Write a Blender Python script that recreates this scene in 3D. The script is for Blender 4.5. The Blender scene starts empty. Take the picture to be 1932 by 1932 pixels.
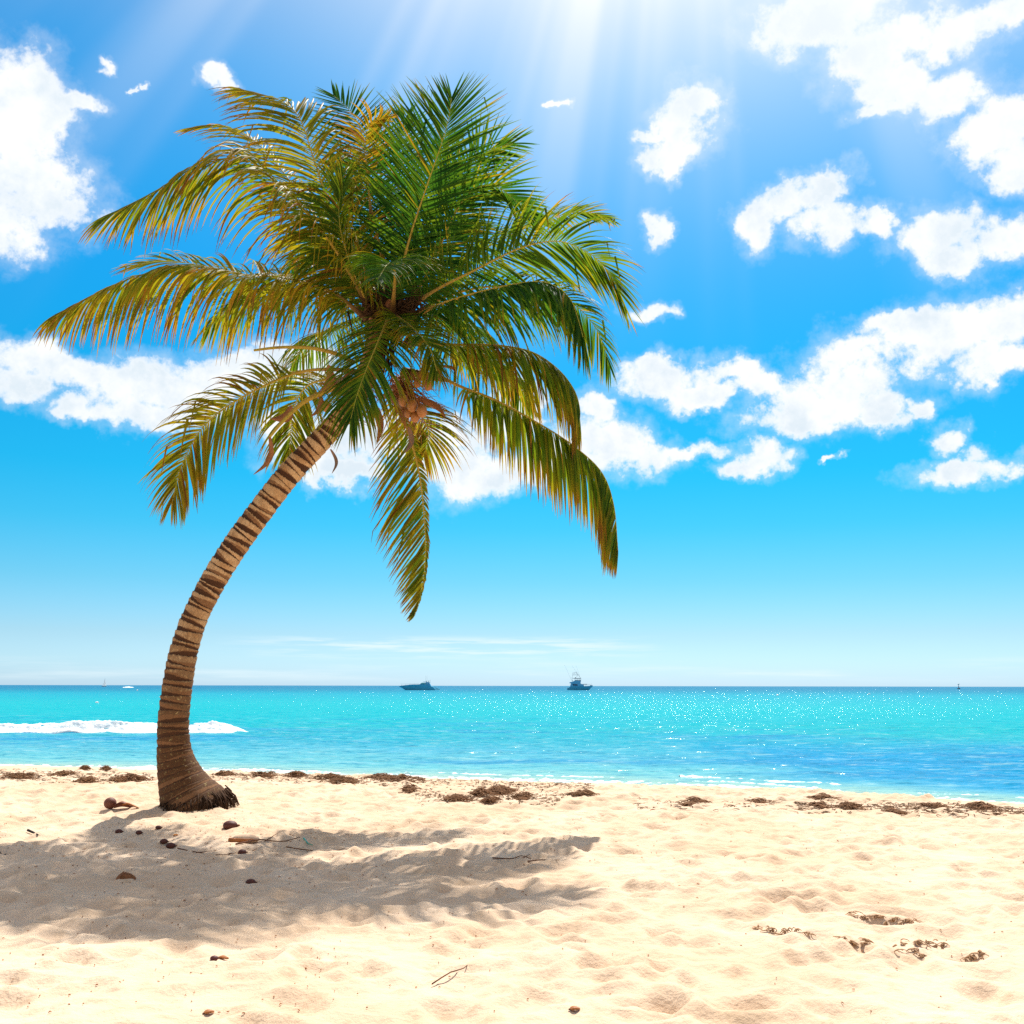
import bpy, math, random
import numpy as np
from mathutils import Vector, Matrix
random.seed(11); RNG = np.random.default_rng(5)
S = bpy.context.scene
COL = S.collection
PI = math.pi

# ------------------------------------------------------------------ camera, sky, sun, exposure
F = 1932.0                      # focal length in the 1932-pixel measuring frame (36 mm lens on a 36 mm square)
CZ = 1.6
PITCH = math.atan((1293.8-966)/F); ROLL = math.radians(0.10)
cam_d = bpy.data.cameras.new('camera'); cam = bpy.data.objects.new('camera', cam_d); COL.objects.link(cam)
cam_d.lens = 36; cam_d.sensor_width = 36; cam_d.clip_start = 0.1; cam_d.clip_end = 60000
fw = Vector((0, math.cos(PITCH), math.sin(PITCH))); u0 = Vector((0, -math.sin(PITCH), math.cos(PITCH))); x0 = Vector((1,0,0))
rt = x0*math.cos(ROLL)+u0*math.sin(ROLL); up = u0*math.cos(ROLL)-x0*math.sin(ROLL)
cam.matrix_world = Matrix(((rt.x,up.x,-fw.x,0),(rt.y,up.y,-fw.y,0),(rt.z,up.z,-fw.z,CZ),(0,0,0,1)))
S.camera = cam
S.render.resolution_x = 1024; S.render.resolution_y = 1024

def ray(px, py):
    return (rt*((px-966)/F) + up*((966-py)/F) + fw)
def at(px, py, Y):              # the point at forward distance Y
    d = ray(px, py); return Vector((0,0,CZ)) + d*(Y/d.y)
def ground(px, py, z=0.0):
    d = ray(px, py); return Vector((0,0,CZ)) + d*((z-CZ)/d.z)

SUN_EL = math.radians(56.0); SUN_AZ = math.radians(12.0)
SUN_DIR = Vector((math.sin(SUN_AZ)*math.cos(SUN_EL), math.cos(SUN_AZ)*math.cos(SUN_EL), math.sin(SUN_EL)))
sl = bpy.data.lights.new('sun', 'SUN'); sl.energy = 3.5; sl.angle = math.radians(0.55); sl.color = (1.0, 0.955, 0.89)
so = bpy.data.objects.new('sun', sl); COL.objects.link(so)
so.rotation_euler = SUN_DIR.to_track_quat('Z', 'Y').to_euler(); so.location = (0,0,30)
S.view_settings.view_transform = 'Standard'; S.view_settings.look = 'None'; S.view_settings.gamma = 1
S.view_settings.exposure = 0.9
S.cycles.use_denoising = False
S.cycles.max_bounces = 8; S.cycles.transparent_max_bounces = 8; S.cycles.sample_clamp_indirect = 6

class NT:
    """tiny node-tree writer"""
    def __init__(s, nt): s.nt = nt
    def n(s, t, **k):
        o = s.nt.nodes.new(t)
        for a, b in k.items(): setattr(o, a, b)
        return o
    def l(s, a, b): s.nt.links.new(a, b)
    def m(s, op, a, b=None, c=None, clamp=False):
        o = s.n('ShaderNodeMath', operation=op, use_clamp=clamp)
        for i, v in enumerate((a, b, c)):
            if v is None: continue
            if isinstance(v, (int, float)): o.inputs[i].default_value = v
            else: s.l(v, o.inputs[i])
        return o.outputs[0]
    def v(s, op, a, b=None, c=None):
        o = s.n('ShaderNodeVectorMath', operation=op)
        for i, x in enumerate((a, b, c)):
            if x is None: continue
            if isinstance(x, (tuple, list, Vector)): o.inputs[i].default_value = tuple(x)
            else: s.l(x, o.inputs[i])
        return o.outputs['Value'] if op in ('DOT_PRODUCT','LENGTH') else o.outputs[0]
    def mix(s, f, a, b, blend='MIX'):
        o = s.n('ShaderNodeMix', data_type='RGBA', blend_type=blend)
        for i, x in ((0, f), (6, a), (7, b)):
            if isinstance(x, (int, float)): o.inputs[i].default_value = x
            elif isinstance(x, (tuple, list)): o.inputs[i].default_value = (*x[:3], 1)
            else: s.l(x, o.inputs[i])
        return o.outputs[2]
    def ss(s, x, lo, hi, a=0.0, b=1.0, interp='SMOOTHSTEP'):
        o = s.n('ShaderNodeMapRange', interpolation_type=interp)
        s.l(x, o.inputs[0])
        for i, q in ((1, lo), (2, hi), (3, a), (4, b)): o.inputs[i].default_value = q
        return o.outputs[0]
    def noise(s, vec, scale, detail=3, rough=.5, dist=0.0, color=False, lac=2.0):
        o = s.n('ShaderNodeTexNoise'); 
        if vec is not None: s.l(vec, o.inputs['Vector'])
        o.inputs['Scale'].default_value = scale; o.inputs['Detail'].default_value = detail
        o.inputs['Roughness'].default_value = rough; o.inputs['Distortion'].default_value = dist
        o.inputs['Lacunarity'].default_value = lac
        return o.outputs['Color' if color else 'Fac']
    def ramp(s, f, stops, interp='LINEAR'):
        o = s.n('ShaderNodeValToRGB'); r = o.color_ramp; r.interpolation = interp
        while len(r.elements) < len(stops): r.elements.new(.5)
        for e, (p, c) in zip(r.elements, stops):
            e.position = p; e.color = (*c[:3], 1) if len(c) > 1 else (c[0], c[0], c[0], 1)
        s.l(f, o.inputs[0]); return o.outputs[0]

EXPF = 2**S.view_settings.exposure
CLOUDS = [  # x, y, rx, ry : where each puff stands in the sky, turned into directions below
 (40,160,85,70),(90,200,70,55),(30,260,115,80),(160,190,45,25),(60,350,115,80),(20,420,90,62),(110,390,62,50),
 (210,125,20,13),(265,152,9,6),(408,148,34,22),
 (60,680,100,46),(15,725,75,32),(150,700,62,36),(150,775,60,26),
 (300,740,150,58),(385,715,85,45),(260,785,140,28),(500,690,105,40),(590,690,80,40),
 (620,850,110,52),(560,820,60,45),(700,820,110,60),(640,900,80,26),(850,850,140,72),(910,905,105,34),(1000,880,95,45),
 (1070,840,85,52),(1150,835,75,55),(1200,855,80,34),(1290,848,65,16),(1140,765,38,26),(960,770,60,60),
 (1290,235,72,58),(1320,200,45,38),(1225,250,34,15),(1245,290,40,30),(1280,300,44,26),
 (1063,199,15,9),(1425,415,48,48),(1500,365,70,32),(1565,345,48,32),(1560,425,60,45),(1640,430,50,24),
 (1225,420,27,30),(1235,597,42,18),
 (1560,30,150,58),(1640,100,90,58),(1690,160,75,46),(1780,60,120,45),(1900,20,120,40),(1790,175,58,40),(1670,205,60,20),
 (1870,250,80,60),(1905,320,60,46),
 (1780,435,75,46),(1890,450,80,45),(1810,490,60,34),
 (1890,600,110,52),(1780,640,125,60),(1690,615,80,26),(1890,690,90,38),
 (1600,700,85,62),(1560,755,130,50),(1500,795,110,24),(1650,770,46,36),(1445,735,70,30),
 (1290,708,110,34),(1240,698,60,25),(1400,700,46,22),(1340,745,70,24),
 (1440,860,48,34),(1400,880,46,18),(1570,860,18,6),(1720,760,22,26),
 (1778,825,35,28),(1840,890,95,26),(1900,890,60,28),(1850,855,36,22)]
def build_world():
    w = bpy.data.worlds.new('World'); S.world = w; w.use_nodes = True
    g = NT(w.node_tree); bg = w.node_tree.nodes['Background']
    sky = g.n('ShaderNodeTexSky', sky_type='NISHITA', sun_disc=False)
    sky.sun_elevation = SUN_EL; sky.sun_rotation = SUN_AZ; sky.dust_density = .5; sky.air_density = 1; sky.ozone_density = 1
    bg.inputs[1].default_value = .1
    dirv = g.n('ShaderNodeTexCoord').outputs['Generated']
    dn = g.v('NORMALIZE', dirv)
    sp = g.n('ShaderNodeSeparateXYZ'); g.l(dn, sp.inputs[0])
    az = g.m('ARCTAN2', sp.outputs[0], sp.outputs[1]); el = g.m('ARCSINE', sp.outputs[2])
    # clear sky: the Nishita sky, graded with height
    tint = g.ramp(g.m('DIVIDE', el, PI/2, clamp=True), [
        (0.0, (.42,.65,1.1)), (.0145, (.38,.60,.92)), (.03, (.33,.52,.74)), (.063, (.18,.50,.66)), (.096, (.075,.51,.66)), (.128, (.030,.52,.68)), (.19, (.020,.53,.73)),
        (.245, (.022,.55,.80)), (.30, (.045,.57,.82)), (.36, (.08,.59,.84)), (.50, (.4,.6,.75)), (1.0, (.8,.9,1.0))])
    base = g.mix(1.0, sky.outputs[0], tint, 'MULTIPLY')
    # azimuth: paler to the right of the view low down
    comb = g.n('ShaderNodeCombineXYZ'); g.l(az, comb.inputs[0]); g.l(el, comb.inputs[1])
    P = comb.outputs[0]
    n1 = g.noise(dn, 14, 5, .62, color=True); n2 = g.noise(dn, 46, 4, .6, color=True)
    P1 = g.v('MULTIPLY_ADD', g.v('SUBTRACT', n1, (.5,.5,.5)), (.085,.06,0), P)
    P2 = g.v('MULTIPLY_ADD', g.v('SUBTRACT', n2, (.5,.5,.5)), (.022,.018,0), P1)
    acc = None
    for (cx, cy, rx, ry) in CLOUDS:
        d = ray(cx, cy).normalized(); a = math.atan2(d.x, d.y); e = math.asin(d.z)
        k = 1/ray(cx, cy).length
        ra = rx/F*k*1.12; re = ry/F*k*1.08
        q = g.v('MULTIPLY_ADD', P2, (1/ra, 1/re, 0), (-a/ra, -e/re, 0))
        r2 = g.v('DOT_PRODUCT', q, q)
        acc = r2 if acc is None else g.m('SMOOTH_MIN', acc, r2, .35)
    fb = g.noise(dn, 30, 7, .62)
    fb2 = g.noise(dn, 85, 6, .68)
    dens = g.m('ADD', g.m('MULTIPLY', g.m('SUBTRACT', 1.0, acc), 1.5), g.m('MULTIPLY', g.m('SUBTRACT', fb, .5), 3.6))
    dens = g.m('ADD', dens, g.m('MULTIPLY', g.m('SUBTRACT', fb2, .5), 1.9))
    alpha = g.m('POWER', g.ss(dens, -.45, 1.15), 1.1)
    wisp = g.m('MULTIPLY', g.ss(g.m('ADD', g.m('SUBTRACT', 1.0, acc), g.m('MULTIPLY', g.m('SUBTRACT', fb, .5), 4.5)), -1.4, 1.0), .30)
    alpha = g.m('MAXIMUM', alpha, wisp)
    # warm clouds added out of view (above, beside, behind) to fill the shadows
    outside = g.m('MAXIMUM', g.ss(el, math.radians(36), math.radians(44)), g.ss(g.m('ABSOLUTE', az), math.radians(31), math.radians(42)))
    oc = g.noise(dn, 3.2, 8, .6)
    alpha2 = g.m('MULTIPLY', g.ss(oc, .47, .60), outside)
    # thin streaks low over the horizon
    sc = g.n('ShaderNodeVectorMath', operation='MULTIPLY'); g.l(P, sc.inputs[0]); sc.inputs[1].default_value = (9, 150, 1)
    st = g.noise(sc.outputs[0], 1.0, 5, .6)
    band = g.m('MULTIPLY', g.ss(el, .022, .034), g.ss(el, .050, .040))
    streak = g.m('MULTIPLY', g.m('MULTIPLY', g.ss(st, .42, .62), band), g.ss(g.m('ABSOLUTE', g.m('ADD', az, .06)), .24, .10))
    low = g.m('MULTIPLY', g.ss(g.noise(sc.outputs[0], .45, 4, .6), .45, .7), g.m('MULTIPLY', g.ss(el, .03, .015), g.ss(el, 0.001, .01)))
    W = 1.06/EXPF/.1
    shade = g.noise(g.v('ADD', dn, (0,0,.02)), 17, 5, .6)
    core = g.ss(dens, .4, 1.4)
    ccol = g.mix(g.m('MULTIPLY', g.ss(shade, .38, .66), core), (W*.97, W*.99, W*1.0), (W*.72, W*.82, W*.90))
    c1 = g.mix(alpha, base, ccol)
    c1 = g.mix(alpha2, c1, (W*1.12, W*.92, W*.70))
    c1 = g.mix(g.m('MULTIPLY', streak, .65), c1, (W*.86, W*.97, W*1.0))
    c1 = g.mix(g.m('MULTIPLY', low, .45), c1, (W*.86, W*.97, W*1.0))
    # aureole and crepuscular rays round the sun
    cs = g.m('MAXIMUM', g.v('DOT_PRODUCT', dn, SUN_DIR), 0.0)
    glow = g.m('MULTIPLY', g.m('POWER', cs, 22), W*2.9)
    a1 = SUN_DIR.cross(Vector((0,0,1))).normalized(); a2 = SUN_DIR.cross(a1).normalized()
    ang = g.m('ARCTAN2', g.v('DOT_PRODUCT', dn, a1), g.v('DOT_PRODUCT', dn, a2))
    cr = g.n('ShaderNodeCombineXYZ'); g.l(g.m('ADD', ang, 2.35), cr.inputs[0])
    rn = g.noise(cr.outputs[0], 4.2, 3, .5)
    rays = g.m('MULTIPLY', g.ss(rn, .44, .66), g.m('MULTIPLY', g.m('MULTIPLY', g.m('POWER', cs, 5), g.ss(sp.outputs[2], .22, .55)), W*.42))
    gl = g.m('DIVIDE', g.m('ADD', glow, rays), W, clamp=True)
    tot = g.mix(g.m('MULTIPLY', gl, .93), c1, (W*.97, W*1.0, W*1.03))
    # the sky close round the sun stays brighter than paper white
    tot = g.mix(1.0, tot, g.mix(g.m('POWER', cs, 90), (0, 0, 0), (W*2.5, W*2.3, W*2.0)), 'ADD')
    # below the horizon: sand-and-sea coloured
    tot = g.mix(g.ss(el, -.02, -.001), (W*.35, W*.36, W*.34), tot)
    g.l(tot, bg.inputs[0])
build_world()

# ------------------------------------------------------------------ helpers
def mat(name, rough=.6, spec=.5):
    m = bpy.data.materials.new(name); m.use_nodes = True
    g = NT(m.node_tree); b = m.node_tree.nodes['Principled BSDF']
    b.inputs['Roughness'].default_value = rough; b.inputs['Specular IOR Level'].default_value = spec
    return m, g, b
def flatmat(name, c, rough=.6, spec=.4, var=.25, scale=8, bump=0.0):
    m, g, b = mat(name, rough, spec)
    tc = g.n('ShaderNodeTexCoord').outputs['Object']
    n = g.noise(tc, scale, 4, .6)
    lo = tuple(x*(1-var) for x in c); hi = tuple(min(1, x*(1+var)) for x in c)
    g.l(g.mix(n, lo, hi), b.inputs['Base Color'])
    if bump:
        bp = g.n('ShaderNodeBump'); bp.inputs['Strength'].default_value = bump; bp.inputs['Distance'].default_value = .02
        g.l(n, bp.inputs['Height']); g.l(bp.outputs[0], b.inputs['Normal'])
    return m
def tag(o, label=None, cat=None, group=None, kind=None):
    for k, v in (('label', label), ('category', cat), ('group', group), ('kind', kind)):
        if v: o[k] = v
    return o
def empty(name, loc, rz=0):
    o = bpy.data.objects.new(name, None); COL.objects.link(o); o.location = loc; o.rotation_euler = (0,0,rz)
    o.empty_display_size = .2; return o
def mesh_obj(name, V, Fc, m, parent=None, smooth=True, attrs=None, world=True):
    """V in world space; if parent is given the mesh keeps its world place"""
    me = bpy.data.meshes.new(name)
    V = np.asarray(V, dtype=np.float64).reshape(-1, 3)
    off = np.array(parent['_o']) if (parent is not None and world) else np.zeros(3)
    V = V - off
    Fa = np.asarray(Fc) if not isinstance(Fc, np.ndarray) and len(set(map(len, Fc))) == 1 else Fc
    if isinstance(Fa, np.ndarray):
        nf, k = Fa.shape
        me.vertices.add(len(V)); me.vertices.foreach_set('co', V.astype(np.float32).ravel())
        me.loops.add(nf*k); me.loops.foreach_set('vertex_index', Fa.astype(np.int32).ravel())
        me.polygons.add(nf); me.polygons.foreach_set('loop_start', np.arange(0, nf*k, k, dtype=np.int32))
        me.polygons.foreach_set('loop_total', np.full(nf, k, dtype=np.int32))
        me.update(calc_edges=True)
    else:
        me.from_pydata([tuple(v) for v in V], [], [tuple(f) for f in Fa])
    if attrs:
        for n, a in attrs.items():
            at_ = me.attributes.new(n, 'FLOAT', 'POINT'); at_.data.foreach_set('value', np.asarray(a, dtype=np.float32))
    if smooth: me.polygons.foreach_set('use_smooth', np.ones(len(me.polygons), dtype=bool))
    me.materials.append(m)
    o = bpy.data.objects.new(name, me); COL.objects.link(o)
    if parent is not None: o.parent = parent
    return o
def root(name, loc, label, cat, group=None, kind=None):
    o = empty(name, loc); o['_o'] = tuple(loc); tag(o, label, cat, group, kind); return o
def part_root(p, o):            # lets a part carry sub-parts given in the same space
    o['_o'] = p['_o']; return o
class MB:
    def __init__(s): s.V = []; s.F = []
    def add(s, V, Fc):
        b = len(s.V); s.V += [tuple(v) for v in V]; s.F += [tuple(i+b for i in f) for f in Fc]
    def box(s, c, d, rz=0):
        cx, cy, cz = c; dx, dy, dz = (q/2 for q in d); V = []
        for z in (-dz, dz):
            for x, y in ((-dx,-dy),(dx,-dy),(dx,dy),(-dx,dy)):
                V.append((cx+x*math.cos(rz)-y*math.sin(rz), cy+x*math.sin(rz)+y*math.cos(rz), cz+z))
        s.add(V, [(0,3,2,1),(4,5,6,7),(0,1,5,4),(1,2,6,5),(2,3,7,6),(3,0,4,7)])
    def tube(s, pts, r, n=6):
        pts = [Vector(p) for p in pts]; rs = r if isinstance(r, (list, tuple)) else [r]*len(pts); V = []; Fc = []
        ref = Vector((.3,.2,1)).normalized()
        for i, p in enumerate(pts):
            t = (pts[min(i+1, len(pts)-1)]-pts[max(i-1, 0)]).normalized()
            a = t.cross(ref); a = a.normalized() if a.length > .05 else t.cross(Vector((1,0,0))).normalized()
            b = t.cross(a)
            for k in range(n):
                an = 2*PI*k/n; V.append(p+(a*math.cos(an)+b*math.sin(an))*rs[i])
        for i in range(len(pts)-1):
            for k in range(n):
                Fc.append((i*n+k, i*n+(k+1)%n, (i+1)*n+(k+1)%n, (i+1)*n+k))
        Fc.append(tuple(range(n))[::-1]); Fc.append(tuple((len(pts)-1)*n+k for k in range(n)))
        s.add(V, Fc)
    def ball(s, c, r, n=10, m_=7):
        c = Vector(c); r = (r, r, r) if isinstance(r, (int, float)) else r; V = []; Fc = []
        for j in range(m_+1):
            ph = PI*j/m_
            for k in range(n):
                th = 2*PI*k/n; V.append((c.x+r[0]*math.sin(ph)*math.cos(th), c.y+r[1]*math.sin(ph)*math.sin(th), c.z+r[2]*math.cos(ph)))
        for j in range(m_):
            for k in range(n): Fc.append((j*n+k, (j+1)*n+k, (j+1)*n+(k+1)%n, j*n+(k+1)%n))
        s.add(V, Fc)
    def ribbon(s, pts, w, side, n=None):     # thin closed leaf strip with a fold
        for i in range(len(pts)-1): pass
    def build(s, name, m, parent=None, smooth=True, attrs=None):
        return mesh_obj(name, s.V, s.F, m, parent, smooth, attrs)
def crom(pts, n):
    P = [Vector(p) for p in pts]; P = [P[0]*2-P[1]] + P + [P[-1]*2-P[-2]]
    L = [0]
    for i in range(1, len(P)-2): L.append(L[-1]+(P[i+1]-P[i]).length)
    out = []
    for k in range(n):
        s = L[-1]*k/(n-1); j = 0
        while j < len(L)-2 and s > L[j+1]: j += 1
        t = (s-L[j])/max(L[j+1]-L[j], 1e-9); a, b, c, d = P[j:j+4]
        out.append(.5*((2*b)+(c-a)*t+(2*a-5*b+4*c-d)*t*t+(3*b-a-3*c+d)*t**3))
    return out

def vnoise(x, y, seed=0):       # 2-d gradient noise in numpy
    xi = np.floor(x).astype(np.int64); yi = np.floor(y).astype(np.int64); xf = x-xi; yf = y-yi
    def h(a, b):
        n = (a*374761393+b*668265263+seed*1442695041) & 0xffffffff
        n = ((n ^ (n >> 13))*1274126177) & 0xffffffff
        return ((n ^ (n >> 16)) & 0xffffff)/float(0xffffff)*2*PI
    def gr(a, b, dx, dy):
        t = h(a, b); return np.cos(t)*dx+np.sin(t)*dy
    u = xf*xf*xf*(xf*(xf*6-15)+10); v = yf*yf*yf*(yf*(yf*6-15)+10)
    n0 = gr(xi, yi, xf, yf)*(1-u)+gr(xi+1, yi, xf-1, yf)*u
    n1 = gr(xi, yi+1, xf, yf-1)*(1-u)+gr(xi+1, yi+1, xf-1, yf-1)*u
    return (n0*(1-v)+n1*v)*1.4

# ------------------------------------------------------------------ the beach
SEA = -0.6
_sh = [ground(x, y, SEA) for x, y in ((-500,1441),(0,1449),(300,1452),(500,1459),(850,1472),(1150,1482),(1400,1490),(1600,1502),(1932,1522),(2300,1548))]
_sx = np.array([-200]+[p.x for p in _sh]+[60, 200]); _sy = np.array([_sh[0].y+6]+[p.y for p in _sh]+[_sh[-1].y-8, _sh[-1].y-20])
def shore(x): return np.interp(x, _sx, _sy)
def sand_base(x, y):
    s = shore(x)-y + .35*vnoise(x*.35, y*.1+7, 3) + .16*vnoise(x*1.1, y*.3, 4)
    z = np.where(s > 0, -0.6+0.6*(1-np.exp(-np.clip(s, 0, 200)/4.2*(.55+.45*np.clip(s/5, 0, 1)))), -0.6-.09*np.clip(-s, 0, 40))
    return z
def axis(segs):
    a = [segs[0][0]]
    for (x0_, x1_, d0, d1) in segs:
        x = x0_
        while x < x1_-1e-6:
            t = (x-x0_)/(x1_-x0_); x += d0+(d1-d0)*t; a.append(min(x, x1_))
    return np.array(sorted(set(np.round(a, 5))))
gx = axis([(-400,-60,60,12),(-60,-16,8,.3),(-16,-6,.12,.035),(-6,6,.032,.032),(6,14,.035,.12),(14,60,.3,8),(60,400,12,60)])
gy = axis([(-300,-20,40,5),(-20,3,4,.15),(3,10,.025,.032),(10,30,.032,.06),(30,60,.5,4)])
X, Y = np.meshgrid(gx, gy)
Z = sand_base(X, Y)
dry = np.clip((shore(X)-Y-1.0)/2.5, 0, 1)
Z += dry*(.05*vnoise(X*.28, Y*.28, 11)+.034*vnoise(X*.9, Y*1.1, 12)+.022*vnoise(X*2.2, Y*2.6, 13)+.0125*vnoise(X*5.2, Y*6.5, 14)+.0055*vnoise(X*12, Y*14, 15))
# trampled hollows: old footprints with soft rims
for i in range(6500):
    px_ = RNG.uniform(-9, 11); py_ = RNG.uniform(3, 22); r = RNG.uniform(.05, .14); st = RNG.uniform(1.0, 1.9); a = RNG.uniform(0, PI); dp = RNG.uniform(.012, .046)*min(1, r/.11)
    i0, i1 = np.searchsorted(gx, [px_-3*r, px_+3*r]); j0, j1 = np.searchsorted(gy, [py_-3*r, py_+3*r])
    xx = X[j0:j1, i0:i1]-px_; yy = Y[j0:j1, i0:i1]-py_
    u_ = (xx*math.cos(a)+yy*math.sin(a))/(r*st); v_ = (-xx*math.sin(a)+yy*math.cos(a))/r; q = u_*u_+v_*v_
    Z[j0:j1, i0:i1] += dry[j0:j1, i0:i1]*dp*(-np.exp(-q*1.6)+.45*np.exp(-(np.sqrt(q)-1.35)**2*5))
BASE = ground(368, 1527, 0.0)
# a low hummock round the foot of the palm
Z += .10*np.exp(-(((X-BASE.x)/1.1)**2+((Y-BASE.y-.1)/.8)**2))
def sand_z(x, y):
    i = int(np.clip(np.searchsorted(gx, x)-1, 0, len(gx)-2)); j = int(np.clip(np.searchsorted(gy, y)-1, 0, len(gy)-2))
    u = (x-gx[i])/(gx[i+1]-gx[i]); v = (y-gy[j])/(gy[j+1]-gy[j])
    return float(Z[j,i]*(1-u)*(1-v)+Z[j,i+1]*u*(1-v)+Z[j+1,i]*(1-u)*v+Z[j+1,i+1]*u*v)
def on_sand(px, py):            # where a spot of the measuring frame meets the sand
    d = ray(px, py); o = Vector((0,0,CZ)); t = 3.0
    for _ in range(400):
        p = o+d*t
        if p.z <= sand_z(p.x, p.y): break
        t += .04+.002*t
    for _ in range(6): t -= .008+.0003*t; p = o+d*t
    p = o+d*t; return Vector((p.x, p.y, sand_z(p.x, p.y)))
def grid_faces(nx, ny):
    a = (np.arange(ny-1)[:,None]*nx+np.arange(nx-1)[None,:]).ravel()
    return np.stack([a, a+1, a+1+nx, a+nx], 1)
def m_sand():
    m, g, b = mat('sand', .95, .12)
    pos = g.n('ShaderNodeNewGeometry').outputs['Position']
    big = g.noise(pos, .6, 5, .6); mid = g.noise(pos, 6, 5, .65); fine = g.noise(pos, 130, 3, .7)
    c = g.mix(g.ss(big, .35, .65), (.64,.46,.305), (.72,.545,.385))
    c = g.mix(g.m('MULTIPLY', g.ss(mid, .50, .70), .45), c, (.47,.32,.19))
    c = g.mix(g.m('MULTIPLY', g.ss(fine, .58, .74), .35), c, (.36,.24,.14))
    sz = g.n('ShaderNodeSeparateXYZ'); g.l(pos, sz.inputs[0])
    wet = g.ss(sz.outputs[2], -.50, -.60)
    c = g.mix(g.m('MULTIPLY', wet, .7), c, (.46,.36,.24))
    g.l(c, b.inputs['Base Color'])
    bp = g.n('ShaderNodeBump'); bp.inputs['Strength'].default_value = .8; bp.inputs['Distance'].default_value = .02
    h = g.m('ADD', g.m('MULTIPLY', g.noise(pos, 22, 4, .6), .9), g.m('MULTIPLY', fine, .12))
    g.l(h, bp.inputs['Height']); g.l(bp.outputs[0], b.inputs['Normal'])
    return m
sand = mesh_obj('beach_sand', np.stack([X, Y, Z], -1).reshape(-1, 3), grid_faces(len(gx), len(gy)), m_sand())
tag(sand, kind='structure')

# ------------------------------------------------------------------ the sea
wx = axis([(-15000,-600,3000,300),(-600,-60,80,3),(-60,-14,1.2,.16),(-14,14,.11,.11),(14,60,.16,1.2),(60,600,3,80),(600,15000,300,3000)])
wy = axis([(10,14,1,.3),(14,34,.07,.09),(34,60,.09,.16),(60,140,.22,1.0),(140,600,1.5,12),(600,3000,20,200),(3000,20000,300,2500)])
WX, WY = np.meshgrid(wx, wy)
sd = WY-shore(WX)
near = np.clip(1-(WY-60)/90, 0, 1)
amp = np.clip(sd/6, 0, 1)
WZ = SEA + near*amp*(.05*vnoise(WX*.12+3, WY*.42, 21)+.060*vnoise(WX*.4, WY*1.1, 22)+.034*vnoise(WX*1.1, WY*2.4, 23)+.014*vnoise(WX*2.8, WY*4.6, 24))
YB = ground(200, 1381, SEA).y
def wave_profile(x, y):         # the small breaker on the left
    yb = YB+.4*np.sin(x*.3)+.25*np.sin(x*.83+1)
    end = np.clip((-12.6-x)/1.6, 0, 1)
    h = .46*end*(.82+.18*np.sin(x*.9+.5)); d = y-yb
    return h*np.where(d < 0, np.exp(-(d/.55)**2), np.exp(-(d/1.7)**2)), d, end
bw, _, _ = wave_profile(WX, WY)
WZ += bw
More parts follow.
